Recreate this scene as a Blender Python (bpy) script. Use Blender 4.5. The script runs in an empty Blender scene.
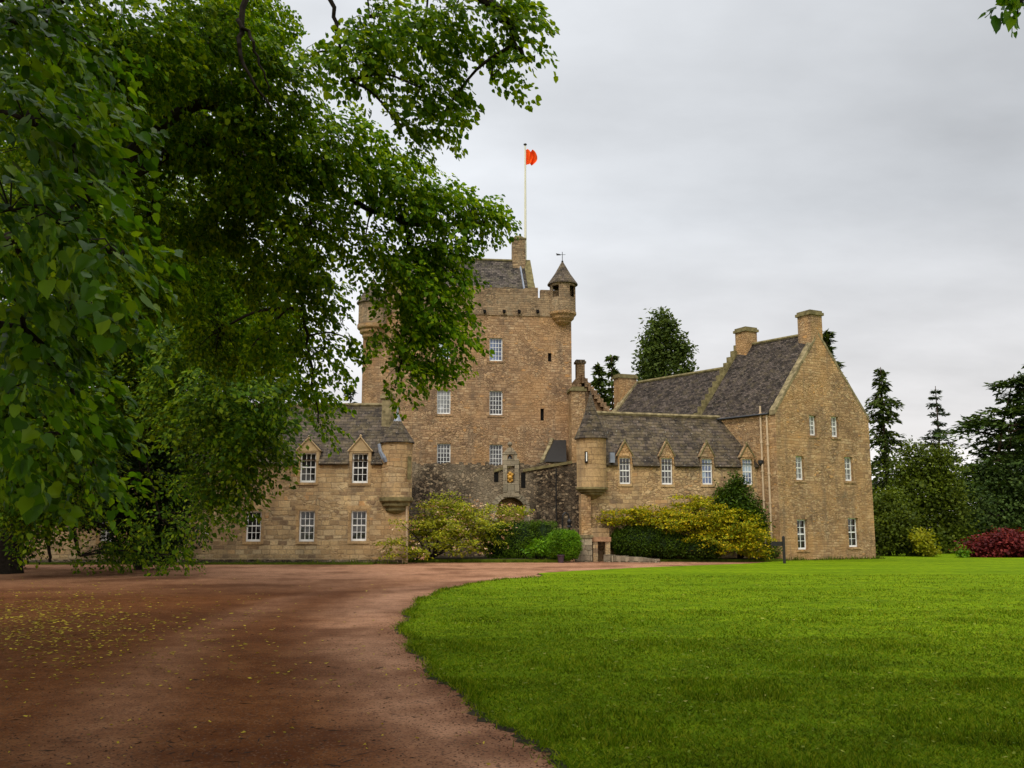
import bpy, math, random
import numpy as np
from mathutils import Vector, geometry
R = math.radians
random.seed(7)
rng = np.random.default_rng(11)
S = bpy.context.scene
COL = S.collection

# ------------------------------------------------------------------ camera, sky, sun, exposure
CAM_H, PITCH, FPX = 1.65, 8.65, 960.0
cam = bpy.data.cameras.new('camera'); camo = bpy.data.objects.new('camera', cam); COL.objects.link(camo)
camo.location = (0, 0, CAM_H); camo.rotation_euler = (R(90 + PITCH), 0, 0)
cam.sensor_width = 36; cam.lens = 36 * FPX / 1024; cam.clip_start = 0.05; cam.clip_end = 4000
S.camera = camo
SUN_EL, SUN_AZ = 48, 200            # sun azimuth, degrees clockwise from +Y (behind the camera, to its left)
S.view_settings.view_transform = 'Standard'; S.view_settings.look = 'None'
S.view_settings.exposure = 0.16; S.view_settings.gamma = 1.0
W = bpy.data.worlds.new('World'); S.world = W; W.use_nodes = True
def world():
    nt = W.node_tree; N = nt.nodes; L = nt.links
    N.clear()
    out = N.new('ShaderNodeOutputWorld'); bg = N.new('ShaderNodeBackground'); bg.inputs[1].default_value = 0.1
    sky = N.new('ShaderNodeTexSky'); sky.sky_type = 'NISHITA'; sky.sun_disc = False
    sky.sun_elevation = R(SUN_EL); sky.sun_rotation = R(SUN_AZ); sky.dust_density = 2.0
    tc = N.new('ShaderNodeTexCoord'); sp = N.new('ShaderNodeSeparateXYZ'); L.new(tc.outputs['Generated'], sp.inputs[0])
    def M(op, a, b=None, c=None):
        n = N.new('ShaderNodeMath'); n.operation = op
        for i, v in enumerate((a, b, c)):
            if v is None: continue
            if isinstance(v, (int, float)): n.inputs[i].default_value = v
            else: L.new(v, n.inputs[i])
        return n.outputs[0]
    z = M('MAXIMUM', sp.outputs[2], 0.0)
    zz = M('ADD', z, 0.30)
    cx = M('DIVIDE', sp.outputs[0], zz); cy = M('DIVIDE', sp.outputs[1], zz)
    cb = N.new('ShaderNodeCombineXYZ'); L.new(cx, cb.inputs[0]); L.new(cy, cb.inputs[1])
    n1 = N.new('ShaderNodeTexNoise'); n1.inputs['Scale'].default_value = 1.15; n1.inputs['Detail'].default_value = 6; n1.inputs['Roughness'].default_value = 0.5
    mp = N.new('ShaderNodeMapping'); mp.inputs['Location'].default_value = (3.1, 1.7, 0); mp.inputs['Scale'].default_value = (0.8, 1.2, 1)
    L.new(cb.outputs[0], mp.inputs[0]); L.new(mp.outputs[0], n1.inputs['Vector'])
    # overcast luminance: CIE style, brighter overhead; clouds modulate it
    hi = M('MAXIMUM', M('SUBTRACT', z, 0.56), 0.0)
    lum = M('ADD', 7.25, M('MULTIPLY', hi, 38.0))
    lum = M('ADD', lum, M('MULTIPLY', M('MAXIMUM', M('MULTIPLY', sp.outputs[1], -1.0), 0.0), 5.0))   # brighter towards the veiled sun, behind the camera
    lum = M('ADD', lum, M('MULTIPLY', M('POWER', M('SUBTRACT', 1.0, z), 10.0), 2.2))                 # bright strip at the horizon
    lum = M('SUBTRACT', lum, M('MULTIPLY', M('MULTIPLY', sp.outputs[0], z), 7.5))                     # heavier cloud to the right
    lum = M('ADD', lum, M('MULTIPLY', M('POWER', M('SUBTRACT', 1.0, z), 8.0), M('MULTIPLY', M('MAXIMUM', sp.outputs[0], 0.0), 4.2)))
    n2 = N.new('ShaderNodeTexNoise'); n2.inputs['Scale'].default_value = 4.2; n2.inputs['Detail'].default_value = 7; n2.inputs['Roughness'].default_value = 0.55
    L.new(mp.outputs[0], n2.inputs['Vector'])
    cl = M('ADD', M('MULTIPLY', n1.outputs[0], 0.75), M('MULTIPLY', n2.outputs[0], 0.25))
    lum = M('MULTIPLY', lum, M('ADD', 0.34, M('MULTIPLY', cl, 1.32)))
    tint = N.new('ShaderNodeMix'); tint.data_type = 'RGBA'
    tint.inputs[6].default_value = (1.02, 0.965, 0.935, 1); tint.inputs[7].default_value = (0.93, 0.96, 1.0, 1)
    L.new(M('MULTIPLY', z, 3.2), tint.inputs[0])
    sc = N.new('ShaderNodeVectorMath'); sc.operation = 'SCALE'; L.new(tint.outputs[2], sc.inputs[0]); L.new(lum, sc.inputs[3])
    mx = N.new('ShaderNodeMix'); mx.data_type = 'RGBA'; mx.inputs[0].default_value = 0.94
    L.new(sky.outputs[0], mx.inputs[6]); L.new(sc.outputs[0], mx.inputs[7])
    L.new(mx.outputs[2], bg.inputs[0]); L.new(bg.outputs[0], out.inputs[0])
world()
sun = bpy.data.lights.new('sun', 'SUN'); sun.energy = 1.5; sun.angle = R(14); sun.color = (1.0, 0.93, 0.82)
suno = bpy.data.objects.new('sun', sun); COL.objects.link(suno)
_az = R(SUN_AZ); _el = R(SUN_EL)
suno.rotation_euler = Vector((math.sin(_az) * math.cos(_el), math.cos(_az) * math.cos(_el), math.sin(_el))).to_track_quat('Z', 'Y').to_euler()
suno.location = (0, -20, 40)

# ------------------------------------------------------------------ helpers
_p = R(PITCH)
def ray(px, py):
    dx, dy = (px - 512) / FPX, (384 - py) / FPX
    return Vector((dx, math.cos(_p) - dy * math.sin(_p), math.sin(_p) + dy * math.cos(_p)))
def P(px, py, Y):
    d = ray(px, py); return Vector((0, 0, CAM_H)) + d * (Y / d.y)
def G(px, py, z=0.0):
    d = ray(px, py); return Vector((0, 0, CAM_H)) + d * ((z - CAM_H) / d.z)

class Facade:
    def __init__(s, x, y, deg):      # deg: turn of the facade; 0 faces the camera, positive swings its right end away
        s.o = Vector((x, y, 0)); s.d = Vector((math.cos(R(deg)), math.sin(R(deg)), 0)); s.n = Vector((s.d.y, -s.d.x, 0))
    def p(s, u, z, d=0.0): return s.o + s.d * u + s.n * d + Vector((0, 0, z))
    def hit(s, px, py, off=0.0):
        r = ray(px, py); c = Vector((0, 0, CAM_H)); t = (s.o + s.n * off - c).dot(s.n) / r.dot(s.n); q = c + r * t
        return (q - s.o).dot(s.d), q.z
    def rect(s, x0, y0, x1, y1):
        ym, xm = (y0 + y1) / 2, (x0 + x1) / 2
        return (s.hit(x0, ym)[0], s.hit(x1, ym)[0], s.hit(xm, y1)[1], s.hit(xm, y0)[1])

class MB:
    def __init__(s): s.v = []; s.f = []; s.uv = []; s.sm = []
    def face(s, pts, uv=None, smooth=False):
        i = len(s.v); s.v += [tuple(p) for p in pts]; s.f.append(tuple(range(i, i + len(pts)))); s.uv.append(uv); s.sm.append(smooth)
    def hexa(s, c):                  # eight corners: bottom four, top four, both counterclockwise
        for q in ((3, 2, 1, 0), (4, 5, 6, 7), (0, 1, 5, 4), (1, 2, 6, 5), (2, 3, 7, 6), (3, 0, 4, 7)): s.face([c[k] for k in q])
    def box(s, x0, x1, y0, y1, z0, z1):
        s.hexa([(x0, y0, z0), (x1, y0, z0), (x1, y1, z0), (x0, y1, z0), (x0, y0, z1), (x1, y0, z1), (x1, y1, z1), (x0, y1, z1)])
    def fbox(s, F, u0, u1, z0, z1, d0, d1):   # box in facade coordinates; d1 is outwards of d0
        s.hexa([F.p(u0, z0, d1), F.p(u1, z0, d1), F.p(u1, z0, d0), F.p(u0, z0, d0), F.p(u0, z1, d1), F.p(u1, z1, d1), F.p(u1, z1, d0), F.p(u0, z1, d0)])
    def slab(s, a, b, c, d, t):      # a,b lower edge, c,d upper edge; thickness below
        a, b, c, d = map(Vector, (a, b, c, d)); n = (b - a).cross(d - a).normalized()
        if n.z < 0: n = -n
        s.hexa([a - n * t, b - n * t, c - n * t, d - n * t, a, b, c, d])
    def tube(s, pts, rad, n=8, caps=True):
        pts = [Vector(p) for p in pts]; rings = []; up = None
        for i, p in enumerate(pts):
            t = (pts[min(i + 1, len(pts) - 1)] - pts[max(i - 1, 0)]).normalized()
            if up is None: up = Vector((0, 0, 1)) if abs(t.z) < .9 else Vector((1, 0, 0))
            a = t.cross(up).normalized(); b = a.cross(t).normalized(); up = b
            r = rad[i] if isinstance(rad, (list, tuple)) else rad
            rings.append([p + a * (math.cos(2 * math.pi * k / n) * r) + b * (math.sin(2 * math.pi * k / n) * r) for k in range(n)])
        for i in range(len(rings) - 1):
            for k in range(n):
                k2 = (k + 1) % n
                s.face([rings[i][k], rings[i][k2], rings[i + 1][k2], rings[i + 1][k]], smooth=True)
        if caps: s.face(rings[0]); s.face(rings[-1])
    def lathe(s, c, prof, n=24, a0=0.0, a1=2 * math.pi, skip=None, smooth=False, jit=0):
        full = abs(a1 - a0 - 2 * math.pi) < 1e-4
        for i in range(len(prof) - 1):
            (r0, z0), (r1, z1) = prof[i], prof[i + 1]
            for k in range(n):
                if skip and skip(i, k): continue
                A, B = a0 + (a1 - a0) * k / n, a0 + (a1 - a0) * (k + 1) / n
                q = lambda r, z, a: (c[0] + r * math.cos(a), c[1] + r * math.sin(a), c[2] + z)
                rm = max(r0, r1, .2); sl = math.hypot(r1 - r0, z1 - z0)
                v0 = z0 if abs(z1 - z0) > .3 * abs(r1 - r0) else r0
                s.face([q(r0, z0, A), q(r0, z0, B), q(r1, z1, B), q(r1, z1, A)] if r1 > 1e-4 else [q(r0, z0, A), q(r0, z0, B), q(r1, z1, A)],
                       uv=[(A * rm, v0), (B * rm, v0), (B * rm, v0 + sl), (A * rm, v0 + sl)] if r1 > 1e-4 else [(A * rm, v0), (B * rm, v0), ((A + B) / 2 * rm, v0 + sl)], smooth=smooth)
    def build(s, name, mat, parent=None, uvs=True):
        me = bpy.data.meshes.new(name); me.from_pydata(s.v, [], s.f)
        o = bpy.data.objects.new(name, me); COL.objects.link(o)
        if mat: me.materials.append(mat)
        if uvs:
            lay = me.uv_layers.new(name='UVMap').data
            for f in me.polygons:
                f.use_smooth = s.sm[f.index]
                ov = s.uv[f.index]
                if ov:
                    for li, w in zip(f.loop_indices, ov): lay[li].uv = w
                else:
                    n = f.normal; t = Vector((-n.y, n.x, 0))
                    t = t.normalized() if t.length > .05 else Vector((1, 0, 0))
                    b = n.cross(t)
                    for li, vi in zip(f.loop_indices, f.vertices):
                        q = me.vertices[vi].co; lay[li].uv = (q.dot(t), q.dot(b))
        if parent: o.parent = parent; o.matrix_parent_inverse = parent.matrix_world.inverted()
        return o

def thing(name, label, cat, loc=(0, 0, 0), group=None):
    o = bpy.data.objects.new(name, None); COL.objects.link(o); o.location = loc; o.empty_display_size = .3
    o.matrix_world.translation = Vector(loc)
    o['label'] = label; o['category'] = cat
    if group: o['group'] = group
    return o
def tag(o, label, cat, group=None):
    o['label'] = label; o['category'] = cat
    if group: o['group'] = group
    return o
def kind(o, k): o['kind'] = k; return o

# ------------------------------------------------------------------ materials
class NT:
    def __init__(s, name):
        s.m = bpy.data.materials.new(name); s.m.use_nodes = True; s.t = s.m.node_tree; s.N = s.t.nodes
        s.b = s.N['Principled BSDF']; s.out = s.N['Material Output']
    def n(s, typ, **kw):
        x = s.N.new(typ)
        for k, v in kw.items(): setattr(x, k, v)
        return x
    def link(s, a, b): s.t.links.new(a, b)
    def set(s, sock, v):
        if isinstance(v, bpy.types.NodeSocket): s.link(v, sock)
        elif isinstance(v, (tuple, list)) and len(v) == 3 and sock.type == 'RGBA': sock.default_value = (*v, 1)
        else: sock.default_value = v
    def math(s, op, a, b=0.0):
        x = s.n('ShaderNodeMath', operation=op); s.set(x.inputs[0], a); s.set(x.inputs[1], b); return x.outputs[0]
    def vec(s, op, a, b):
        x = s.n('ShaderNodeVectorMath', operation=op); s.set(x.inputs[0], a)
        s.set(x.inputs[3] if op == 'SCALE' else x.inputs[1], b); return x.outputs[0]
    def noise(s, v, scale, detail=4, rough=.55, out=0):
        x = s.n('ShaderNodeTexNoise'); s.set(x.inputs['Vector'], v); x.inputs['Scale'].default_value = scale
        x.inputs['Detail'].default_value = detail; x.inputs['Roughness'].default_value = rough; return x.outputs[out]
    def ramp(s, f, stops):
        x = s.n('ShaderNodeValToRGB'); s.set(x.inputs[0], f); e = x.color_ramp.elements
        while len(e) < len(stops): e.new(.5)
        for q, (p, c) in zip(e, stops):
            q.position = p; q.color = (*c, 1) if isinstance(c, tuple) else (c, c, c, 1)
        return x.outputs[0]
    def mix(s, f, a, b, mode='MIX'):
        x = s.n('ShaderNodeMix', data_type='RGBA', blend_type=mode); s.set(x.inputs[0], f); s.set(x.inputs[6], a); s.set(x.inputs[7], b); return x.outputs[2]
    def bump(s, h, dist=.02, strength=1.0):
        x = s.n('ShaderNodeBump'); s.set(x.inputs['Height'], h); x.inputs['Distance'].default_value = dist; x.inputs['Strength'].default_value = strength
        s.link(x.outputs[0], s.b.inputs['Normal'])
    def coord(s, k='UV'):
        return s.n('ShaderNodeTexCoord').outputs[k]
    def pos(s): return s.n('ShaderNodeNewGeometry').outputs['Position']

def stone(name, stops, mortar, bw, bh, warp=.05, lichen=(.2, .19, .13), lich=.35, ms=.012, big=.35, rub=0.0):
    t = NT(name); uv = t.coord(); ps = t.pos()
    w = t.vec('SUBTRACT', t.noise(uv, 2.2, 3, out=1), (.5, .5, .5)); w = t.vec('SCALE', w, warp * 2)
    sep = t.n('ShaderNodeSeparateXYZ'); t.link(uv, sep.inputs[0])
    cb = t.n('ShaderNodeCombineXYZ'); t.link(sep.outputs[1], cb.inputs[1])
    cv = t.math('MULTIPLY', t.math('SUBTRACT', t.noise(cb.outputs[0], 1.7, 2), .5), bh * 2.2)      # courses of varied height
    c2 = t.n('ShaderNodeCombineXYZ'); t.link(cv, c2.inputs[1]); 
    v = t.vec('ADD', t.vec('ADD', uv, w), c2.outputs[0])
    def bricks(wd, ht, off):
        b = t.n('ShaderNodeTexBrick', offset=.43, squash=1.35, squash_frequency=3); t.link(v, b.inputs['Vector'])
        b.inputs['Color1'].default_value = (0, 0, 0, 1); b.inputs['Color2'].default_value = (1, 1, 1, 1); b.inputs['Mortar'].default_value = (.5, .5, .5, 1)
        b.inputs['Scale'].default_value = 1; b.inputs['Mortar Size'].default_value = ms; b.inputs['Mortar Smooth'].default_value = .6
        b.inputs['Brick Width'].default_value = wd; b.inputs['Row Height'].default_value = ht; return b
    b = bricks(bw, bh, 0)
    val, fac = b.outputs[0], b.outputs[1]
    if rub:                          # rubble: irregular stones among the courses
        vo = t.n('ShaderNodeTexVoronoi', feature='F1'); t.link(t.vec('MULTIPLY', v, (1 / bw, 1 / bh, 1)), vo.inputs['Vector']); vo.inputs['Scale'].default_value = 1.45
        ve = t.n('ShaderNodeTexVoronoi', feature='DISTANCE_TO_EDGE'); t.link(t.vec('MULTIPLY', v, (1 / bw, 1 / bh, 1)), ve.inputs['Vector']); ve.inputs['Scale'].default_value = 1.45
        sx = t.n('ShaderNodeSeparateColor'); t.link(vo.outputs['Color'], sx.inputs[0])
        msk = t.ramp(t.noise(ps, .8, 4), [(.30 + rub * .25, 1.0), (.36 + rub * .25, 0.0)]) if rub < 1 else 1.0
        val = t.mix(msk, val, sx.outputs[0]); fac = t.mix(msk, fac, t.ramp(ve.outputs[0], [(.0, 1.0), (.1, 0.0)]))
    col = t.ramp(val, stops)
    fine = t.noise(ps, 13, 6, .78); mid = t.noise(ps, 1.1, 4); large = t.noise(ps, big, 3)
    col = t.mix(t.ramp(fac, [(.3, 0.0), (.8, 1.0)]), col, mortar)
    col = t.mix(.75, col, t.ramp(fine, [(.28, .38), (.72, 1.48)]), 'MULTIPLY')
    col = t.mix(.9, col, t.ramp(mid, [(.3, (.66, .62, .60)), (.7, (1.25, 1.2, 1.12))]), 'MULTIPLY')
    col = t.mix(t.ramp(large, [(.46, 0.0), (.66, .5)]), col, stops[-1][1])
    st = t.noise(t.vec('MULTIPLY', ps, (1.6, 1.6, .22)), 1.0, 4, .6)                                # rain streaks
    col = t.mix(t.ramp(st, [(.50, 0.0), (.74, .55)]), col, (.13, .10, .07))
    lc = t.noise(ps, 2.6, 6, .75)
    col = t.mix(t.ramp(lc, [(.62 - lich * .2, 0.0), (.72, lich)]), col, lichen)
    t.set(t.b.inputs['Base Color'], col); t.b.inputs['Roughness'].default_value = .9; t.b.inputs['Specular IOR Level'].default_value = .2
    h = t.math('SUBTRACT', t.math('MULTIPLY', fine, .45), fac); h = t.math('ADD', h, t.math('MULTIPLY', val, .5))
    t.bump(h, .035, .9)
    return t.m

def slate(name, base, lich, lichc, rh=.17, rw=.26):
    t = NT(name); uv = t.coord(); ps = t.pos()
    w = t.vec('SCALE', t.vec('SUBTRACT', t.noise(uv, 3.5, 3, out=1), (.5, .5, .5)), .05)
    b = t.n('ShaderNodeTexBrick', offset=.5); t.link(t.vec('ADD', uv, w), b.inputs['Vector'])
    b.inputs['Color1'].default_value = (0, 0, 0, 1); b.inputs['Color2'].default_value = (1, 1, 1, 1); b.inputs['Mortar'].default_value = (0, 0, 0, 1)
    b.inputs['Scale'].default_value = 1; b.inputs['Mortar Size'].default_value = .012; b.inputs['Mortar Smooth'].default_value = .3
    b.inputs['Brick Width'].default_value = rw; b.inputs['Row Height'].default_value = rh
    d = tuple(x * .38 for x in base); l = tuple(x * 1.75 for x in base)
    col = t.ramp(b.outputs[0], [(0, d), (.5, base), (1, l)])
    col = t.mix(b.outputs[1], col, (.02, .02, .02))
    col = t.mix(.7, col, t.ramp(t.noise(ps, 1.2, 4), [(.3, .55), (.7, 1.45)]), 'MULTIPLY')
    col = t.mix(t.ramp(t.noise(ps, 2.2, 7, .75), [(.58 - .2 * lich, 0.0), (.7, .85)]), col, lichc)
    col = t.mix(t.ramp(t.noise(ps, 11, 3, .6), [(.64, 0.0), (.7, .8)]), col, (.3, .28, .22))
    t.set(t.b.inputs['Base Color'], col); t.b.inputs['Roughness'].default_value = .85; t.b.inputs['Specular IOR Level'].default_value = .15
    sep = t.n('ShaderNodeSeparateXYZ'); t.link(uv, sep.inputs[0])
    saw = t.math('SUBTRACT', 1.0, t.math('FRACT', t.math('DIVIDE', sep.outputs[1], rh)))
    t.bump(t.math('ADD', t.math('SUBTRACT', saw, b.outputs[1]), t.math('MULTIPLY', b.outputs[0], .7)), .055, 1.0)
    return t.m

def plain(name, c, rough=.6, spec=.4, var=.15, scale=6, metal=0.0, emit=None):
    t = NT(name); f = t.noise(t.pos(), scale, 4)
    t.set(t.b.inputs['Base Color'], t.mix(1.0, c, t.ramp(f, [(.3, 1 - var), (.7, 1 + var)]), 'MULTIPLY'))
    t.b.inputs['Roughness'].default_value = rough; t.b.inputs['Specular IOR Level'].default_value = spec; t.b.inputs['Metallic'].default_value = metal
    return t.m

def leaf(name, c0, c1, c2, trans=.35, rough=.6, clump=1.0, spec=.1):
    t = NT(name); g = t.n('ShaderNodeNewGeometry')
    col = t.ramp(g.outputs['Random Per Island'], [(0.05, c0), (.55, c1), (.97, c2)])
    f = t.noise(g.outputs['Position'], clump, 3)
    col = t.mix(.85, col, t.ramp(f, [(.3, .6), (.7, 1.45)]), 'MULTIPLY')
    t.set(t.b.inputs['Base Color'], col); t.b.inputs['Roughness'].default_value = rough; t.b.inputs['Specular IOR Level'].default_value = spec
    if trans:
        tr = t.n('ShaderNodeBsdfTranslucent'); t.set(tr.inputs[0], t.mix(1.0, col, (1.5, 1.4, .5), 'MULTIPLY'))
        mx = t.n('ShaderNodeMixShader'); mx.inputs[0].default_value = trans
        t.link(t.b.outputs[0], mx.inputs[1]); t.link(tr.outputs[0], mx.inputs[2]); t.link(mx.outputs[0], t.out.inputs[0])
    return t.m

TAN = [(0, (.23, .145, .085)), (.35, (.345, .215, .118)), (.65, (.415, .27, .15)), (.88, (.46, .32, .19)), (1, (.45, .245, .10))]
WING = [(0, (.22, .15, .09)), (.35, (.41, .29, .15)), (.65, (.51, .37, .195)), (.88, (.55, .425, .25)), (1, (.48, .28, .12))]
GABLE = [(0, (.25, .155, .085)), (.35, (.385, .245, .125)), (.65, (.455, .30, .158)), (.88, (.50, .36, .205)), (1, (.49, .265, .095))]
DARK = [(0, (.03, .022, .015)), (.4, (.085, .062, .04)), (.75, (.18, .13, .082)), (1, (.38, .295, .19))]
M = dict(
    tower=stone('tower_stone', TAN, (.27, .175, .095), .34, .17, .07, rub=.75, ms=.018),
    parapet=stone('parapet_stone', [(0, (.15, .10, .06)), (.5, (.29, .195, .11)), (1, (.37, .26, .15))], (.16, .115, .07), .30, .15, .07, lich=.6, rub=.5),
    wing=stone('coursed_stone', WING, (.42, .315, .185), .42, .235, .05, rub=.32, ms=.02),
    rwing=stone('rubble_stone', WING, (.29, .21, .12), .36, .19, .09, rub=.85),
    gable=stone('gable_stone', GABLE, (.31, .205, .10), .30, .145, .07, lich=.35, rub=.75, ms=.018),
    dark=stone('old_rubble_stone', DARK, (.03, .023, .016), .27, .16, .12, lichen=(.40, .33, .22), lich=.42, rub=1.0),
    ashlar=stone('ashlar_stone', [(0, (.36, .235, .11)), (.5, (.46, .31, .15)), (1, (.5, .345, .175))], (.32, .21, .105), .62, .3, .01, lich=.2),
    trim=plain('dressed_stone', (.40, .28, .145), .9, .2, .3, 3),
    mossy=plain('mossy_stone', (.165, .135, .062), .95, .1, .45, 4),
    paleskew=plain('lichened_coping_stone', (.215, .17, .09), .95, .1, .6, 4),
    oldpale=stone('weathered_pale_stone', [(0, (.13, .105, .07)), (.5, (.27, .22, .15)), (1, (.38, .32, .22))], (.1, .08, .05), .4, .3, .06, lich=.6),
    slate=slate('roof_slate', (.068, .054, .043), .4, (.13, .11, .06)),
    slate2=slate('old_stone_slate', (.058, .043, .031), .75, (.135, .10, .048), .23, .34),
    slate3=slate('purple_slate', (.075, .057, .046), .4, (.13, .10, .055), .13, .22),
    lead=plain('lead_sheet', (.20, .22, .26), .4, .5, .25, 3),
    white=plain('white_paint', (.76, .745, .70), .5, .3, .14, 2.5),
    pipe=plain('cream_painted_pipe', (.52, .38, .24), .5, .4, .1),
    iron=plain('black_iron', (.015, .015, .016), .45, .5, .1),
    void=plain('dark_interior', (.010, .009, .008), .9, .1, .2),
    blind=plain('pale_blind', (.42, .40, .36), .9, .1, .2, 2),
    wood=plain('dark_board', (.02, .017, .014), .7, .3, .2),
    bench=plain('red_sandstone_slab', (.34, .19, .10), .85, .2, .3, 5),
    pole=plain('cream_painted_pole', (.62, .58, .44), .45, .4, .05),
    flag=plain('orange_red_flag_cloth', (.80, .085, .008), .85, .1, .1, 3),
    gold=plain('gilded_carving', (.50, .26, .03), .45, .5, .4, 14),
    bark=plain('tree_bark', (.024, .019, .014), .95, .1, .45, 9),
    bark2=plain('reddish_bark', (.075, .045, .03), .95, .1, .4, 6),
)
def glassmat(name, c, rough=.06):
    t = NT(name); t.set(t.b.inputs['Base Color'], t.mix(.6, c, t.ramp(t.noise(t.pos(), 1.3, 2), [(.3, .3), (.7, 1.5)]), 'MULTIPLY'))
    t.b.inputs['Roughness'].default_value = rough; t.b.inputs['Specular IOR Level'].default_value = .5
    t.bump(t.noise(t.pos(), 2.4, 2), .02, .25)
    return t.m
def glassmat(name, c, rough=.06):
    t = NT(name); oi = t.n('ShaderNodeObjectInfo').outputs['Random']; p = t.vec('ADD', t.pos(), t.vec('SCALE', (7., 3., 5.), oi))
    col = t.mix(.7, c, t.ramp(t.noise(p, 1.1, 2), [(.3, .25), (.7, 1.7)]), 'MULTIPLY')
    sep = t.n('ShaderNodeSeparateXYZ'); t.link(p, sep.inputs[0])
    col = t.mix(t.ramp(t.noise(p, .9, 1), [(.56, 0.0), (.6, .7)]), col, tuple(min(.5, x * 3 + .05) for x in c))
    t.set(t.b.inputs['Base Color'], col); t.b.inputs['Roughness'].default_value = rough; t.b.inputs['Specular IOR Level'].default_value = .5
    t.bump(t.noise(p, 2.4, 2), .02, .3)
    return t.m
M['glass'] = glassmat('dark_window_glass', (.018, .016, .015))
M['glassb'] = glassmat('blue_reflection_glass', (.10, .13, .22))  # blue sky reflection put into the pane colour
M['glassp'] = glassmat('window_glass_before_blind', (.20, .20, .19), .12)
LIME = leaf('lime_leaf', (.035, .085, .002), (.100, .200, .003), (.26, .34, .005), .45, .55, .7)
LIME2 = leaf('shaded_lime_leaf', (.026, .062, .002), (.074, .150, .003), (.19, .25, .005), .40, .55, .5)  # darker copy of the lime leaf, crown shade put into its colour
NEAR = leaf('broad_lime_leaf', (.030, .085, .003), (.075, .175, .005), (.18, .28, .008), .42, .45, 1.6, .2)
CONI = leaf('conifer_needles', (.032, .052, .009), (.058, .085, .014), (.095, .125, .022), .22, .6, .35)
CONB = leaf('blue_grey_needles', (.022, .033, .018), (.036, .052, .026), (.058, .078, .038), .15, .6, .35)
CEDAR = leaf('cedar_needles', (.020, .038, .007), (.040, .068, .012), (.070, .102, .02), .18, .6, .4)
BROAD = leaf('olive_broadleaf', (.036, .054, .004), (.070, .098, .006), (.115, .14, .01), .25, .55, .3)
DGREEN = leaf('dark_shrub_leaf', (.020, .042, .003), (.040, .075, .004), (.075, .115, .006), .25, .5, .9)
BOX = leaf('box_hedge_leaf', (.030, .062, .003), (.058, .105, .005), (.095, .15, .008), .25, .5, .8)
LIMEY = leaf('bright_green_leaf', (.045, .115, .003), (.088, .195, .005), (.15, .26, .01), .3, .5, 1.4)
YELL = leaf('yellow_shrub_leaf', (.17, .19, .008), (.27, .27, .01), (.36, .33, .02), .3, .5, 1)
GOLD = leaf('golden_azalea_leaf', (.10, .15, .005), (.27, .27, .007), (.56, .40, .012), .35, .5, 1.6)
WISP = leaf('yellow_green_azalea_leaf', (.10, .135, .006), (.24, .265, .010), (.42, .38, .03), .35, .5, 1.2)
PINK = leaf('pale_pink_blossom', (.42, .20, .11), (.58, .34, .20), (.66, .48, .30), .2, .7, 2)
MAROON = leaf('maroon_maple_leaf', (.060, .007, .008), (.115, .014, .013), (.19, .03, .024), .25, .5, .9)

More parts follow.
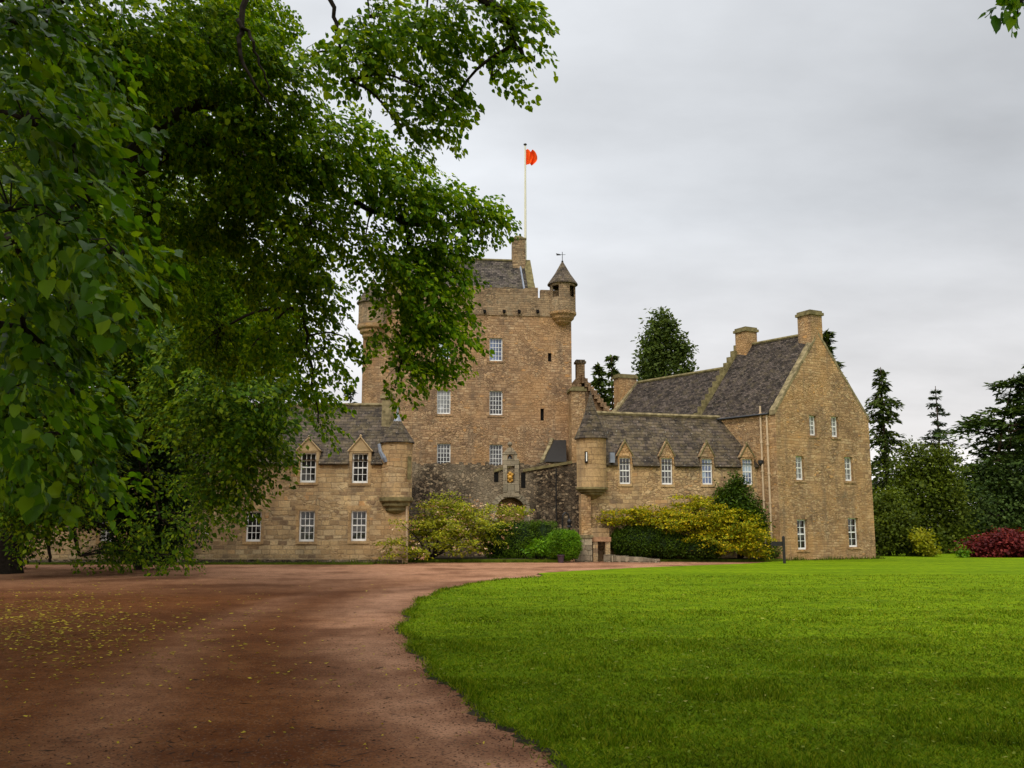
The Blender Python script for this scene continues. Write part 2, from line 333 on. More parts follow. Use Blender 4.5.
# ------------------------------------------------------------------ ground
def ground_mats():
    t = NT('mown_grass'); p = t.pos()
    a = t.noise(p, .22, 4); b = t.noise(p, 3.5, 6, .7); c = t.noise(p, 55, 3, .7)
    col = t.ramp(b, [(.28, (.060, .108, .002)), (.5, (.130, .208, .003)), (.72, (.205, .255, .005))])
    col = t.mix(.7, col, t.ramp(a, [(.32, (.66, .72, .6)), (.68, (1.2, 1.14, 1.1))]), 'MULTIPLY')
    col = t.mix(.8, col, t.ramp(c, [(.25, .5), (.75, 1.5)]), 'MULTIPLY')
    col = t.mix(t.ramp(t.noise(p, 1.3, 5, .7), [(.60, 0.0), (.75, .55)]), col, (.15, .13, .014))
    col = t.mix(t.ramp(t.noise(p, .9, 6, .7), [(.52, 0.0), (.66, .6)]), col, (.055, .095, .004))
    sep = t.n('ShaderNodeSeparateXYZ'); t.link(p, sep.inputs[0])
    st = t.math('SINE', t.math('MULTIPLY', t.math('ADD', t.math('MULTIPLY', sep.outputs[1], 1.0), t.math('MULTIPLY', sep.outputs[0], -.16)), 2.6))
    col = t.mix(.45, col, t.ramp(t.math('MULTIPLY', t.math('ADD', st, 1.0), .5), [(.35, .90), (.65, 1.10)]), 'MULTIPLY')
    t.set(t.b.inputs['Base Color'], col); t.b.inputs['Roughness'].default_value = .95; t.b.inputs['Specular IOR Level'].default_value = .03
    t.bump(t.math('ADD', c, t.math('MULTIPLY', b, .6)), .03, .8)
    g = NT('red_gravel'); p = g.pos()
    a = g.noise(p, .28, 5, .6); b = g.noise(p, 2.2, 6, .7); c = g.noise(p, 38, 4, .75)
    vo = g.n('ShaderNodeTexVoronoi'); g.link(p, vo.inputs['Vector']); vo.inputs['Scale'].default_value = 60
    sx = g.n('ShaderNodeSeparateColor'); g.link(vo.outputs['Color'], sx.inputs[0])
    col = g.ramp(b, [(.25, (.085, .026, .007)), (.5, (.150, .052, .015)), (.75, (.225, .092, .031))])
    at = g.n('ShaderNodeAttribute', attribute_name='wear_light').outputs['Fac']
    col = g.mix(g.math('MULTIPLY', at, g.ramp(b, [(.3, .5), (.6, 1.0)])), col, (.47, .25, .145))
    col = g.mix(g.ramp(a, [(.38, .6), (.52, 0.0)]), col, (.075, .024, .009))
    col = g.mix(.85, col, g.ramp(c, [(.25, .62), (.75, 1.38)]), 'MULTIPLY')
    col = g.mix(g.ramp(sx.outputs[0], [(.90, 0.0), (.94, .35)]), col, (.25, .16, .10))
    col = g.mix(g.ramp(sx.outputs[1], [(.82, 0.0), (.88, .7)]), col, (.06, .035, .025))
    g.set(g.b.inputs['Base Color'], col)
    g.set(g.b.inputs['Roughness'], g.ramp(a, [(.4, .9), (.65, .7)])); g.b.inputs['Specular IOR Level'].default_value = .03
    g.bump(g.math('ADD', c, g.math('MULTIPLY', b, 1.2)), .025, .9)
    return t.m, g.m
M['grass'], M['gravel'] = ground_mats()
M['earth'] = plain('dark_earth', (.035, .028, .016), .95, .1, .4, 4)

b = MB(); n = 24
for i in range(n):
    for j in range(n):
        x0, x1 = -900 + 1800 * i / n, -900 + 1800 * (i + 1) / n; y0, y1 = -400 + 1700 * j / n, -400 + 1700 * (j + 1) / n
        b.face([(x0, y0, 0), (x1, y0, 0), (x1, y1, 0), (x0, y1, 0)])
kind(b.build('ground', M['grass']), 'structure')

edge_px = [(640, 850), (566, 768), (522, 735), (494, 713), (466, 693), (440, 676), (424, 660), (417, 645), (402, 632), (404, 624), (410, 612), (420, 600), (441, 591), (469, 584), (510, 578.5), (541, 577), (541, 572.8), (579, 570.6), (630, 568), (680, 566), (749, 563.4), (772, 561.5)]
edge = [G(*q, z=.03) for q in edge_px]
def wobble(pts, step=.09, amp=.075):
    out = []
    for a, c in zip(pts, pts[1:]):
        d = (c - a).length; k = max(1, min(60, int(d / step))); nrm = Vector((-(c - a).y, (c - a).x, 0)).normalized()
        for i in range(k):
            q = a + (c - a) * (i / k); w = math.sin(q.x * 2.3 - q.y * 1.9) * .7 + math.sin(q.x * 7 + q.y * 3.1) * .5 + math.sin(q.x * 17.3 - q.y * 11) * .35 + random.uniform(-.5, .5)
            out.append(q + nrm * w * amp)
    out.append(pts[-1]); return out
lawn_edge = wobble(edge)
lawn_poly = lawn_edge + [Vector((13.6, 62, .03)), Vector((16, 140, .03)), Vector((110, 140, .03)), Vector((110, -10, .03)), Vector((2.5, -10, .03))]
b = MB()
tri = geometry.tessellate_polygon([lawn_poly])
for q in tri: b.face([lawn_poly[k] for k in q])
kind(b.build('lawn', M['grass']), 'structure')
b = MB(); rim = []
for k, a in enumerate(lawn_edge):       # cut soil lip sloping from the turf to the gravel
    t_ = lawn_edge[min(k + 1, len(lawn_edge) - 1)] - lawn_edge[max(k - 1, 0)]; nr = Vector((-t_.y, t_.x, 0)).normalized() * -1
    if nr.x > 0 and a.y < 34: nr = -nr
    if a.y >= 34 and nr.y < 0: nr = -nr
    rim.append(Vector((a.x, a.y, .004)) + nr * random.uniform(.03, .12))
for (a, c), (d, e) in zip(zip(lawn_edge, lawn_edge[1:]), zip(rim, rim[1:])): b.face([a, c, e, d])
kind(b.build('lawn_soil_edge', M['earth']), 'structure')
def gravel_sheet():
    xs = np.concatenate([[-45, -25], np.arange(-14, 8, .3), [30]]); ys = np.concatenate([[-12, 0], np.arange(5, 45, .3), [56]])
    X, Y = np.meshgrid(xs, ys); V = np.stack([X.ravel(), Y.ravel(), np.full(X.size, .006)], 1); nx = len(xs)
    Fc = [(r * nx + c, r * nx + c + 1, (r + 1) * nx + c + 1, (r + 1) * nx + c) for r in range(len(ys) - 1) for c in range(nx - 1)]
    me = bpy.data.meshes.new('gravel_drive'); me.from_pydata(V.tolist(), [], Fc); me.materials.append(M['gravel'])
    E = np.array([(p.x, p.y) for p in lawn_edge[::3]]); d = np.sqrt(((V[:, None, :2] - E[None]) ** 2).sum(-1)).min(1)
    w = np.exp(-((d - .35 - .02 * V[:, 1]) / (.35 + .03 * V[:, 1])) ** 2) * .9 + .35 * np.exp(-((d - 3.2) / .5) ** 2)
    w = np.maximum(w, np.clip((V[:, 1] - 24) / 16, 0, .8))  # far drive paler: open-sky light put into the colour, not wear
    at = me.attributes.new('wear_light', 'FLOAT', 'POINT'); at.data.foreach_set('value', w.astype(np.float32))
    o = bpy.data.objects.new('gravel_drive', me); COL.objects.link(o); kind(o, 'structure')
gravel_sheet()
# grass verges before the castle walls
b = MB(); b.box(-30, -6.7, 46.9, 48.05, -.1, .075); b.box(-7.3, 2.6, 49.9, 56, -.1, .16); b.box(5.6, 14.4, 51.2, 56, -.1, .13)
M['verge'] = plain('rough_verge_grass', (.060, .085, .006), .95, .05, .5, 5)
kind(b.build('grass_verge', M['verge']), 'structure')
b = MB(); b.box(-30, -7.3, 47.75, 48.1, 0, .10); b.box(-7.0, 2.2, 50.6, 56, 0, .17); b.box(5.9, 13.0, 51.6, 56, 0, .14)
kind(b.build('planting_bed', M['earth']), 'structure')

def inside(poly, x, y):
    c = np.zeros(len(x), bool); j = len(poly) - 1
    for i in range(len(poly)):
        xi, yi, xj, yj = poly[i].x, poly[i].y, poly[j].x, poly[j].y
        if yi != yj:
            k = ((yi > y) != (yj > y)) & (x < (xj - xi) * (y - yi) / (yj - yi) + xi); c ^= k
        j = i
    return c

def mesh_np(name, verts, faces_n, per, mat, parent=None, smooth=False):
    """verts (N,V,3) copies, faces_n: list of index tuples inside one copy"""
    N, V, _ = verts.shape
    idx = np.concatenate([np.array(f) for f in faces_n]); ln = np.array([len(f) for f in faces_n])
    loops = (np.arange(N)[:, None] * V + idx[None, :]).ravel().astype(np.int32)
    tot = np.tile(ln, N); start = np.concatenate([[0], np.cumsum(tot)[:-1]]).astype(np.int32)
    me = bpy.data.meshes.new(name)
    me.vertices.add(N * V); me.vertices.foreach_set('co', verts.reshape(-1).astype(np.float32))
    me.loops.add(len(loops)); me.loops.foreach_set('vertex_index', loops)
    me.polygons.add(len(tot)); me.polygons.foreach_set('loop_start', start)
    me.update(calc_edges=True); me.validate()
    if mat: me.materials.append(mat)
    o = bpy.data.objects.new(name, me); COL.objects.link(o)
    if parent: o.parent = parent; o.matrix_parent_inverse = parent.matrix_world.inverted()
    return o

def grass_blades():
    xs, ys = [], []
    for d0, d1, dens in ((5.5, 8, 2400), (8, 11, 1500), (11, 15, 750), (15, 20, 330), (20, 27, 130), (27, 36, 50)):
        x1 = .56 * d1 + 6; k = int((d1 - d0) * (x1 + .6 * d1) * dens)
        x = rng.uniform(-.16 * d1, x1, k); y = rng.uniform(d0, d1, k)
        ok = inside(lawn_poly, x, y) & (x < .56 * y + .3 + 5.5 * rng.random(k) ** .6); xs.append(x[ok]); ys.append(y[ok])
    ninner = sum(len(q) for q in xs)
    # ragged fringe along the lawn's edge
    for a, c in zip(lawn_edge, lawn_edge[1:]):
        if a.y > 34: continue
        k = int((c - a).length * (220 if a.y < 16 else 90)) + 1; tt = rng.random(k)
        xs.append(a.x + (c.x - a.x) * tt + rng.normal(0, .06, k)); ys.append(a.y + (c.y - a.y) * tt + rng.normal(0, .05, k))
    x = np.concatenate(xs); y = np.concatenate(ys); N = len(x)
    h = rng.uniform(.012, .036, N) * (1 + .6 * (np.sin(x * 2.1) * np.sin(y * 1.7) > .3)); wd = rng.uniform(.003, .0055, N) * (1 + y / 14)
    an = rng.uniform(0, 6.28, N); le = rng.normal(0, .03, (N, 2)); nf = N - ninner; h[ninner:] *= rng.uniform(1, 2.2, nf); le[ninner:] *= 1.6
    v = np.zeros((N, 3, 3)); z0 = .028
    v[:, 0] = np.stack([x - np.cos(an) * wd, y - np.sin(an) * wd, np.full(N, z0)], 1)
    v[:, 1] = np.stack([x + np.cos(an) * wd, y + np.sin(an) * wd, np.full(N, z0)], 1)
    v[:, 2] = np.stack([x + le[:, 0], y + le[:, 1], z0 + h], 1)
    m = leaf('grass_blade', (.036, .068, .002), (.092, .158, .003), (.21, .225, .014), .25, .8, 1.1, .03)
    kind(mesh_np('grass', v, [(0, 1, 2)], 3, m), 'stuff')
grass_blades()

def litter():
    def scatter(name, x, y, z, s, mat, elong=1.0):
        N = len(x); an = rng.uniform(0, 6.28, N); c, d = np.cos(an), np.sin(an); v = np.zeros((N, 4, 3))
        for k, (a, b_) in enumerate(((-1, 0), (0, -.55 / elong), (1, 0), (0, .55 / elong))):
            v[:, k, 0] = x + s * (a * c - b_ * d); v[:, k, 1] = y + s * (a * d + b_ * c); v[:, k, 2] = z + rng.uniform(.002, .02, N) * (1 if elong < 2 else .6)
        return kind(mesh_np(name, v, [(0, 1, 2, 3)], 4, mat), 'stuff')
    yl = leaf('fallen_yellow_leaf', (.16, .11, .012), (.34, .26, .016), (.52, .42, .04), .2, .6, 2)
    px = np.concatenate([rng.normal(40, 60, 1500), rng.normal(110, 90, 600), rng.uniform(0, 420, 260), rng.uniform(0, 560, 130)])
    py = np.concatenate([rng.normal(620, 19, 1500), rng.normal(630, 26, 600), rng.uniform(572, 690, 260), rng.uniform(640, 768, 130)])
    ok = (px > -60) & (py > 571); pts = [G(a, c) for a, c in zip(px[ok], py[ok])]
    x = np.array([p.x for p in pts]); y = np.array([p.y for p in pts])
    k = ~inside(lawn_poly, x, y); x, y = x[k], y[k]
    scatter('fallen_leaves', x, y, .008, rng.uniform(.018, .040, len(x)) * np.clip(y / 13, .6, 1.5), yl)
    # loose pebbles, thicker along the lawn's edge
    k0 = 2600; px_ = rng.uniform(-30, 620, k0); py_ = 600 + 168 * rng.random(k0) ** .8; pts = [G(a, c) for a, c in zip(px_, py_)]
    X = np.array([(p.x, p.y) for p in pts]); e = [a for a in lawn_edge if a.y < 20]; kk = rng.integers(0, len(e), 2600)
    X = np.concatenate([X, np.array([(e[i].x, e[i].y) for i in kk]) + np.stack([-np.abs(rng.normal(0, .16, 2600)), rng.normal(0, .08, 2600)], 1)])
    X = X[~inside(lawn_poly, X[:, 0], X[:, 1])]; N = len(X); r = rng.uniform(.004, .013, N) * (1 + .5 * (rng.random(N) < .06)); an = rng.uniform(0, 6.28, N)
    tpl = np.array([[1, 0, 0], [.2, .8, .1], [-.9, .3, 0], [-.4, -.8, .1], [.5, -.6, 0], [0, 0, .75]]); v = np.zeros((N, 6, 3)); c_, s_ = np.cos(an)[:, None], np.sin(an)[:, None]
    v[:, :, 0] = X[:, :1] + r[:, None] * (tpl[:, 0] * c_ - tpl[:, 1] * s_); v[:, :, 1] = X[:, 1:] + r[:, None] * (tpl[:, 0] * s_ + tpl[:, 1] * c_); v[:, :, 2] = .005 + r[:, None] * tpl[:, 2]
    kind(mesh_np('pebbles', v, [(0, 1, 5), (1, 2, 5), (2, 3, 5), (3, 4, 5), (4, 0, 5)], 3, leaf('pebble_stone', (.045, .018, .008), (.10, .038, .016), (.15, .07, .038), 0, .9, 3)), 'stuff')
    tw = plain('dead_twig', (.03, .02, .014), .9, .1, .3)
    pts = [G(a, c) for a, c in zip(rng.uniform(0, 420, 420), rng.uniform(610, 768, 420))]
    x = np.array([p.x for p in pts]); y = np.array([p.y for p in pts]); k = ~inside(lawn_poly, x, y); x, y = x[k], y[k]
    scatter('fallen_twigs', x, y, .008, rng.uniform(.015, .055, len(x)) * np.where(rng.random(len(x)) < .15, 1.6, 1), tw, 7)
    # clover and pale leaves in the lawn
    pts = [G(a, c) for a, c in zip(rng.uniform(410, 1024, 700), 566 + 200 * rng.random(700) ** 1.2)]
    x = np.array([p.x for p in pts]); y = np.array([p.y for p in pts]); k = inside(lawn_poly, x, y) & (y < 30); x, y = x[k], y[k]
    scatter('lawn_leaves', x, y, .05, rng.uniform(.015, .035, len(x)) * np.clip(y / 12, .7, 1.6), leaf('pale_lawn_leaf', (.12, .17, .01), (.20, .23, .02), (.30, .28, .05), .2, .6, 2))
litter()

# ------------------------------------------------------------------ castle: walls, windows, roofs
def wall_grid(mb, F, u0, u1, z0, z1, holes, depth=.2):
    us = sorted({u0, u1, *[h[0] for h in holes], *[h[1] for h in holes]}); zs = sorted({z0, z1, *[h[2] for h in holes], *[h[3] for h in holes]})
    us = [u for u in us if u0 <= u <= u1]; zs = [z for z in zs if z0 <= z <= z1]
    for a, c in zip(us, us[1:]):
        for d, e in zip(zs, zs[1:]):
            m, k = (a + c) / 2, (d + e) / 2
            if any(h[0] < m < h[1] and h[2] < k < h[3] for h in holes): continue
            mb.face([F.p(a, d), F.p(c, d), F.p(c, e), F.p(a, e)])
    for a, c, d, e in holes:
        q = lambda u, z, k: F.p(u, z, -k)
        mb.face([q(a, d, 0), q(a, e, 0), q(a, e, depth), q(a, d, depth)]); mb.face([q(c, d, 0), q(c, d, depth), q(c, e, depth), q(c, e, 0)])
        mb.face([q(a, e, 0), q(c, e, 0), q(c, e, depth), q(a, e, depth)]); mb.face([q(a, d, 0), q(a, d, depth), q(c, d, depth), q(c, d, 0)])

def window(F, h, cols, rows, parent, glass='glass', depth=.12, name='window', sash=True, fr=.07, blind=None):
    a, c, d, e = h
    w = MB(); f = fr; bd = -depth
    w.fbox(F, a, a + f, d, e, bd - .06, bd); w.fbox(F, c - f, c, d, e, bd - .06, bd)
    w.fbox(F, a + f, c - f, e - f, e, bd - .06, bd); w.fbox(F, a + f, c - f, d, d + f * 1.5, bd - .06, bd + .03)
    for i in range(1, cols):
        u = a + f + (c - a - 2 * f) * i / cols; w.fbox(F, u - .014, u + .014, d + f * 1.5, e - f, bd - .045, bd - .012)
    for j in range(1, rows):
        z = d + f * 1.5 + (e - d - 2.5 * f) * j / rows; t = .032 if (sash and j * 2 == rows) else .014
        w.fbox(F, a + f, c - f, z - t, z + t, bd - .047, bd - (.004 if t > .02 else .014))
    o = w.build(name, M['white'], parent)
    g = MB(); g.face([F.p(a + f * .5, d + f, bd - .035), F.p(c - f * .5, d + f, bd - .035), F.p(c - f * .5, e - f * .5, bd - .035), F.p(a + f * .5, e - f * .5, bd - .035)])
    g.build('pane', M[glass], o)
    return o

def surround(F, h, parent, w=.13, mat='trim', sill=True, lintel=.0, top=True):
    a, c, d, e = h; s = MB(); k = .006
    s.fbox(F, a - w, a, d, e, -.02, k); s.fbox(F, c, c + w, d, e, -.02, k)
    if top: s.fbox(F, a - w - lintel, c + w + lintel, e, e + w * 1.5 + lintel * .3, -.02, k + .004)
    if sill: s.fbox(F, a - w, c + w, d - .13, d, -.02, .05)
    return s.build('window_surround', M[mat], parent)

def closed_prism(mb, F, u0, u1, z0, depth, zt):   # the other three sides of a block
    q = lambda u, d, z: F.p(u, z, -d)
    mb.face([q(u1, 0, z0), q(u1, depth, z0), q(u1, depth, zt), q(u1, 0, zt)]); mb.face([q(u0, depth, z0), q(u0, 0, z0), q(u0, 0, zt), q(u0, depth, zt)])
    mb.face([q(u1, depth, z0), q(u0, depth, z0), q(u0, depth, zt), q(u1, depth, zt)])

def coping(a, c, w, t, side, n=14, name='skew', mat='paleskew', parent=None, step=.0):
    """row of coping stones from a up to c; side = horizontal vector across the wall"""
    a, c = Vector(a), Vector(c); mb = MB(); side = side.normalized()
    for i in range(n):
        p0 = a + (c - a) * (i / n); p1 = a + (c - a) * ((i + .97) / n); j = random.uniform(-.02, .03)
        up = Vector((0, 0, t + j)); s0 = side * (w / 2 + random.uniform(-.015, .015))
        if step: p1 = Vector((p1.x, p1.y, max(p0.z, p1.z))); p0 = Vector((p0.x, p0.y, p1.z))
        dn = Vector((0, 0, -.18 - (abs(c.z - a.z) / n if step else 0)))
        mb.hexa([p0 - s0 + dn, p1 - s0 + dn, p1 + s0 + dn, p0 + s0 + dn, p0 - s0 + up, p1 - s0 + up, p1 + s0 + up, p0 + s0 + up])
    return mb.build(name, M[mat], parent)

def chimney(c, F, wu, wd, z0, z1, parent, mat='gable', capmat='mossy', pots=0):
    """stack centred on facade coords c=(u,d)"""
    u, d = c; s = MB(); s.fbox(F, u - wu / 2, u + wu / 2, z0, z1 - .28, d - wd / 2, d + wd / 2)
    o = s.build('chimney', M[mat], parent)
    k = MB(); k.fbox(F, u - wu / 2 - .09, u + wu / 2 + .09, z1 - .28, z1 - .12, d - wd / 2 - .09, d + wd / 2 + .09)
    k.fbox(F, u - wu / 2 - .02, u + wu / 2 + .02, z1 - .12, z1, d - wd / 2 - .02, d + wd / 2 + .02)
    k.build('chimney_cap', M[capmat], o)
    return o

def turret(c, r, z0, z1, zap, parent, wallmat, roofmat, corb=.5, over=.14, ogee=0.0, slit=None, name='turret', n=24):
    """corbelled round turret: c=(x,y)"""
    t = MB(); t.lathe((c[0], c[1], 0), [(r, z0), (r, z1)], n); o = t.build(name, M[wallmat], parent)
    k = MB(); pr = []; st = 3
    for i in range(st):
        rr = r + .07 - (r * .55) * i / st; zt = z0 - corb * i / st
        pr += [(rr, zt), (rr, zt - corb / st * .75), (rr - .06, zt - corb / st)]
    pr = [(.02, z0 + .002)] + pr + [(.05, z0 - corb - .25)]
    k.lathe((c[0], c[1], 0), pr, n); k.build('corbel', M['mossy' if wallmat != 'parapet' else 'gable'], o)
    f = MB(); h = zap - z1; pr = [(r + over, z1 - .05), (r + over, z1)]
    for i in range(1, 9):
        q = i / 9; pr.append(((r + over) * ((1 - q) - ogee * math.sin(math.pi * q) * .3), z1 + h * q))
    pr.append((0, zap)); f.lathe((c[0], c[1], 0), [(.01, z1 - .05)] + pr, n); f.build('conical_roof', M[roofmat], o)
    return o

# --- keep tower
def keep():
    F = Facade(*P(358.5, 530, 63.5).xy, 7)
    T = thing('castle_tower', 'tall square tan stone tower rising behind the dark gate wall', 'tower', F.p(6.8, 0, -5))
    u1 = F.hit(572, 400)[0]; dp = 10.5
    zpar = F.hit(500, 314)[1]; ztop = F.hit(500, 288)[1]
    wins = [((489.5, 338, 502.5, 361), 'glassb', 4, 5), ((437, 338, 450.5, 359), 'glassb', 4, 5), ((437, 390, 450.5, 414), 'glassp', 4, 5), ((489.5, 391, 502.5, 415), 'glass', 4, 5),
            ((437, 443.5, 450.5, 467), 'glass', 4, 5), ((489.5, 444.5, 502.5, 468.5), 'glass', 4, 5)]
    hs = [F.rect(*w[0]) for w in wins]
    slits = [F.rect(548, 353, 551.5, 361.5), F.rect(540.5, 408.5, 544, 420.5)]
    w = MB(); wall_grid(w, F, 0, u1, 0, zpar, hs + slits, .22); closed_prism(w, F, 0, u1, 0, dp, zpar)
    w.face([F.p(0, zpar - .05), F.p(u1, zpar - .05), F.p(u1, zpar - .05, -dp), F.p(0, zpar - .05, -dp)])
    w.build('wall', M['tower'], T)
    for (r, g, c, rw), h in zip(wins, hs):
        window(F, h, c, rw, T, g, .13, sash=False, fr=.06); surround(F, h, T, .16, 'tower', True)
    for h in slits:
        s = MB(); s.face([F.p(h[0], h[2], -.2), F.p(h[1], h[2], -.2), F.p(h[1], h[3], -.2), F.p(h[0], h[3], -.2)]); s.build('slit_window', M['void'], T)
    # relieving arch outlined above the lowest left window
    cu, cz = F.hit(444, 449); a = MB(); ra = 1.22; k = 13
    for i in range(k):
        t0, t1 = math.pi * i / k + .02, math.pi * (i + 1) / k - .02
        q = lambda r, t, d: F.p(cu - r * math.cos(t), cz + r * math.sin(t) * .98, d)
        a.hexa([q(ra, t0, .03), q(ra, t1, .03), q(ra, t1, -.05), q(ra, t0, -.05), q(ra + .28, t0, .03), q(ra + .28, t1, .03), q(ra + .28, t1, -.05), q(ra + .28, t0, -.05)])
    for s_ in (-1, 1):
        for j in range(6): a.fbox(F, cu + s_ * (ra + .14) - .14, cu + s_ * (ra + .14) + .14, cz - .3 * (j + 1), cz - .3 * j - .02, -.05, .03)
    a.build('relieving_arch', M['tower'], T)
    # parapet with an uneven top, spouts below it
    p = MB(); ov = .045; k = 22; ulast = F.hit(538, 300)[0]
    for i in range(k):
        a0, a1 = 1.3 + (ulast - 1.3) * i / k, 1.3 + (ulast - 1.3) * (i + 1) / k
        p.fbox(F, a0, a1, zpar, ztop + random.uniform(-.07, .1), -.35, ov)
    p.fbox(F, ulast, F.hit(540.5, 300)[0], zpar, F.hit(540, 298)[1], -.35, ov)
    p.fbox(F, F.hit(540.5, 300)[0], u1, zpar, F.hit(545, 290)[1], -.35, ov)
    p.fbox(F, -ov, .35, zpar, ztop, -dp - ov, -1.4)
    p.fbox(F, u1 - .35, u1 + ov, zpar, ztop, -dp - ov, -.36); p.fbox(F, .36, u1 - .36, zpar, ztop, -dp - ov, -dp + .3)
    p.build('parapet', M['parapet'], T)
    c = MB(); c.fbox(F, -.1, u1 + .1, zpar - .09, zpar - .003, -.1, .06); c.build('string_course', M['parapet'], T)
    for px in (390, 408, 428, 447, 466.5, 484.5, 504, 519, 537.5):
        u = F.hit(px, 313)[0]; z = F.hit(px, 313.5)[1]
        s = MB(); s.fbox(F, u - .08, u + .08, z - .0, z + .14, -.1, .34); s.fbox(F, u - .1, u + .1, z + .14, z + .25, .05, .11)
        o = s.build('spout', M['void'], T)
    # cap-house with steep slate roof
    zr = F.hit(500, 260.5, -3.6)[1]; ug = F.hit(534, 280, -1.2)[0]; ul = 1.6; d0, d1 = -1.3, -6.0; dm = -3.65; ze = ztop - .6
    ur = F.hit(525.5, 262, dm)[0]
    h = MB(); h.fbox(F, ul, ug - .15, zpar, ze, d1 + .1, d0 - .1)
    h.face([F.p(ug - .15, ze, d0 - .1), F.p(ug - .15, ze, d1 + .1), F.p(ur - .1, zr - .1, dm)]); h.face([F.p(ul, ze, d0 - .1), F.p(ul, ze, d1 + .1), F.p(ul, zr - .1, dm)])
    h.build('cap_house_wall', M['parapet'], T)
    r = MB(); r.slab(F.p(ul - .1, ze, d0), F.p(ug - .1, ze, d0), F.p(ur, zr, dm), F.p(ul - .1, zr, dm), .12); r.slab(F.p(ug - .1, ze, d1), F.p(ul - .1, ze, d1), F.p(ul - .1, zr, dm), F.p(ur, zr, dm), .12)
    rf = r.build('roof', M['slate'], T)
    coping(F.p(ug, ze, d0), F.p(ur + .1, zr, dm), .5, .12, F.d, 12, parent=rf, mat='mossy'); coping(F.p(ug, ze, d1), F.p(ur + .1, zr, dm), .5, .12, F.d, 12, parent=rf, mat='mossy')
    s = MB(); s.tube([F.p(ug - .55, ze + .1, d0 + .02), F.p(ur - .45, zr, dm)], .07, 6); s.build('lead_flashing', M['lead'], rf)
    s = MB(); s.tube([F.p(ul - .1, zr + .03, dm), F.p(ur - .8, zr + .03, dm)], .1, 6); s.build('ridge', M['mossy'], rf)
    uc = F.hit(518.5, 250, dm)[0]; ck = MB(); zc = F.hit(518, 236, dm)[1]
    ck.fbox(F, uc - .47, uc + .47, zr - .8, zc - .32, dm - .4, dm + .4); co = ck.build('chimney', M['parapet'], T)
    d = MB(); d.fbox(F, uc - .54, uc + .54, zc - .36, zc - .25, dm - .46, dm + .46)
    ctr = F.p(uc, zc - .25, dm); d.lathe((ctr.x, ctr.y, ctr.z), [(.46, 0), (.42, .1), (.28, .2), (0, .25)], 12); d.build('chimney_cap', M['mossy'], co)
    # bartizan at the right corner, with open windows
    ctr = F.p(F.hit(562.8, 300)[0], 0, -.05); Y = ctr.y; zz = lambda y: P(563, y, Y).z; r_ = .90
    B = MB(); nseg = 36
    za, zb, z0, z1 = zz(299), zz(287.5), zz(313), zz(284.5)
    def gap(k):
        a = math.degrees(2 * math.pi * (k + .5) / nseg) % 360
        return any(abs((a - g + 180) % 360 - 180) < 21 for g in (230, 130, 325))
    B.lathe((ctr.x, ctr.y, 0), [(r_, z0), (r_, za), (r_, zb), (r_, z1)], nseg, skip=lambda i, k: i == 1 and gap(k))
    B.lathe((ctr.x, ctr.y, 0), [(r_ - .12, z0), (r_ - .12, za), (r_ - .12, zb), (r_ - .12, z1)], nseg, skip=lambda i, k: i == 1 and gap(k))
    B.lathe((ctr.x, ctr.y, 0), [(r_, za), (r_ - .12, za)], nseg); B.lathe((ctr.x, ctr.y, 0), [(r_ - .12, zb), (r_, zb)], nseg); B.lathe((ctr.x, ctr.y, 0), [(r_ - .12, za - .3), (0, za - .3)], nseg)
    for k in range(nseg):
        for kk in ((k, k + 1),):
            if gap(k) != gap(k + 1):
                a = 2 * math.pi * (k + 1) / nseg; q = lambda r, z: (ctr.x + r * math.cos(a), ctr.y + r * math.sin(a), z)
                B.face([q(r_, za), q(r_ - .12, za), q(r_ - .12, zb), q(r_, zb)])
    bo = B.build('bartizan', M['parapet'], T)
    k = MB(); k.lathe((ctr.x, ctr.y, 0), [(.05, z0 + .01), (r_ + .04, z0 + .01), (r_ + .04, z0 - .15), (r_ - .1, z0 - .3), (r_ - .14, z0 - .45), (r_ - .3, z0 - .6), (r_ - .36, z0 - .72), (.1, z0 - 1.0)], 28); k.build('corbel', M['gable'], bo)
    f = MB(); za_ = zz(260.5); f.lathe((ctr.x, ctr.y, 0), [(.05, z1 - .06), (r_ + .16, z1 - .06), (r_ + .16, z1), (r_ * .62, z1 + (za_ - z1) * .42), (r_ * .3, z1 + (za_ - z1) * .72), (0, za_)], 28); f.build('conical_roof', M['slate2'], bo)
    v = MB(); v.tube([(ctr.x, ctr.y, za_ - .1), (ctr.x, ctr.y, za_ + .62)], .025, 6); v.tube([(ctr.x - .38, ctr.y, za_ + .42), (ctr.x + .22, ctr.y, za_ + .42)], .018, 5)
    v.hexa([(ctr.x - .40, ctr.y - .01, za_ + .36), (ctr.x - .10, ctr.y - .01, za_ + .38), (ctr.x - .10, ctr.y + .01, za_ + .38), (ctr.x - .40, ctr.y + .01, za_ + .36), (ctr.x - .44, ctr.y - .01, za_ + .52), (ctr.x - .14, ctr.y - .01, za_ + .46), (ctr.x - .14, ctr.y + .01, za_ + .46), (ctr.x - .44, ctr.y + .01, za_ + .52)])
    v.lathe((ctr.x, ctr.y, za_ - .12), [(.02, 0), (.09, .06), (.02, .14)], 8)
    v.build('weather_vane', M['iron'], bo)
    # left bartizan, rear corners too
    for (u, d, ap, y0, y1) in ((.6, -.1, 277, 325, 303), (.9, -dp + .6, 277, 325, 303), (u1 - .9, -dp + .6, 277, 325, 303)):
        q = F.p(u, 0, d); zz = lambda y, Y=63.5: P(366, y, Y).z
        o = turret((q.x, q.y), .95, zz(y0), zz(y1), zz(ap), T, 'parapet', 'slate2', .9, name='bartizan')
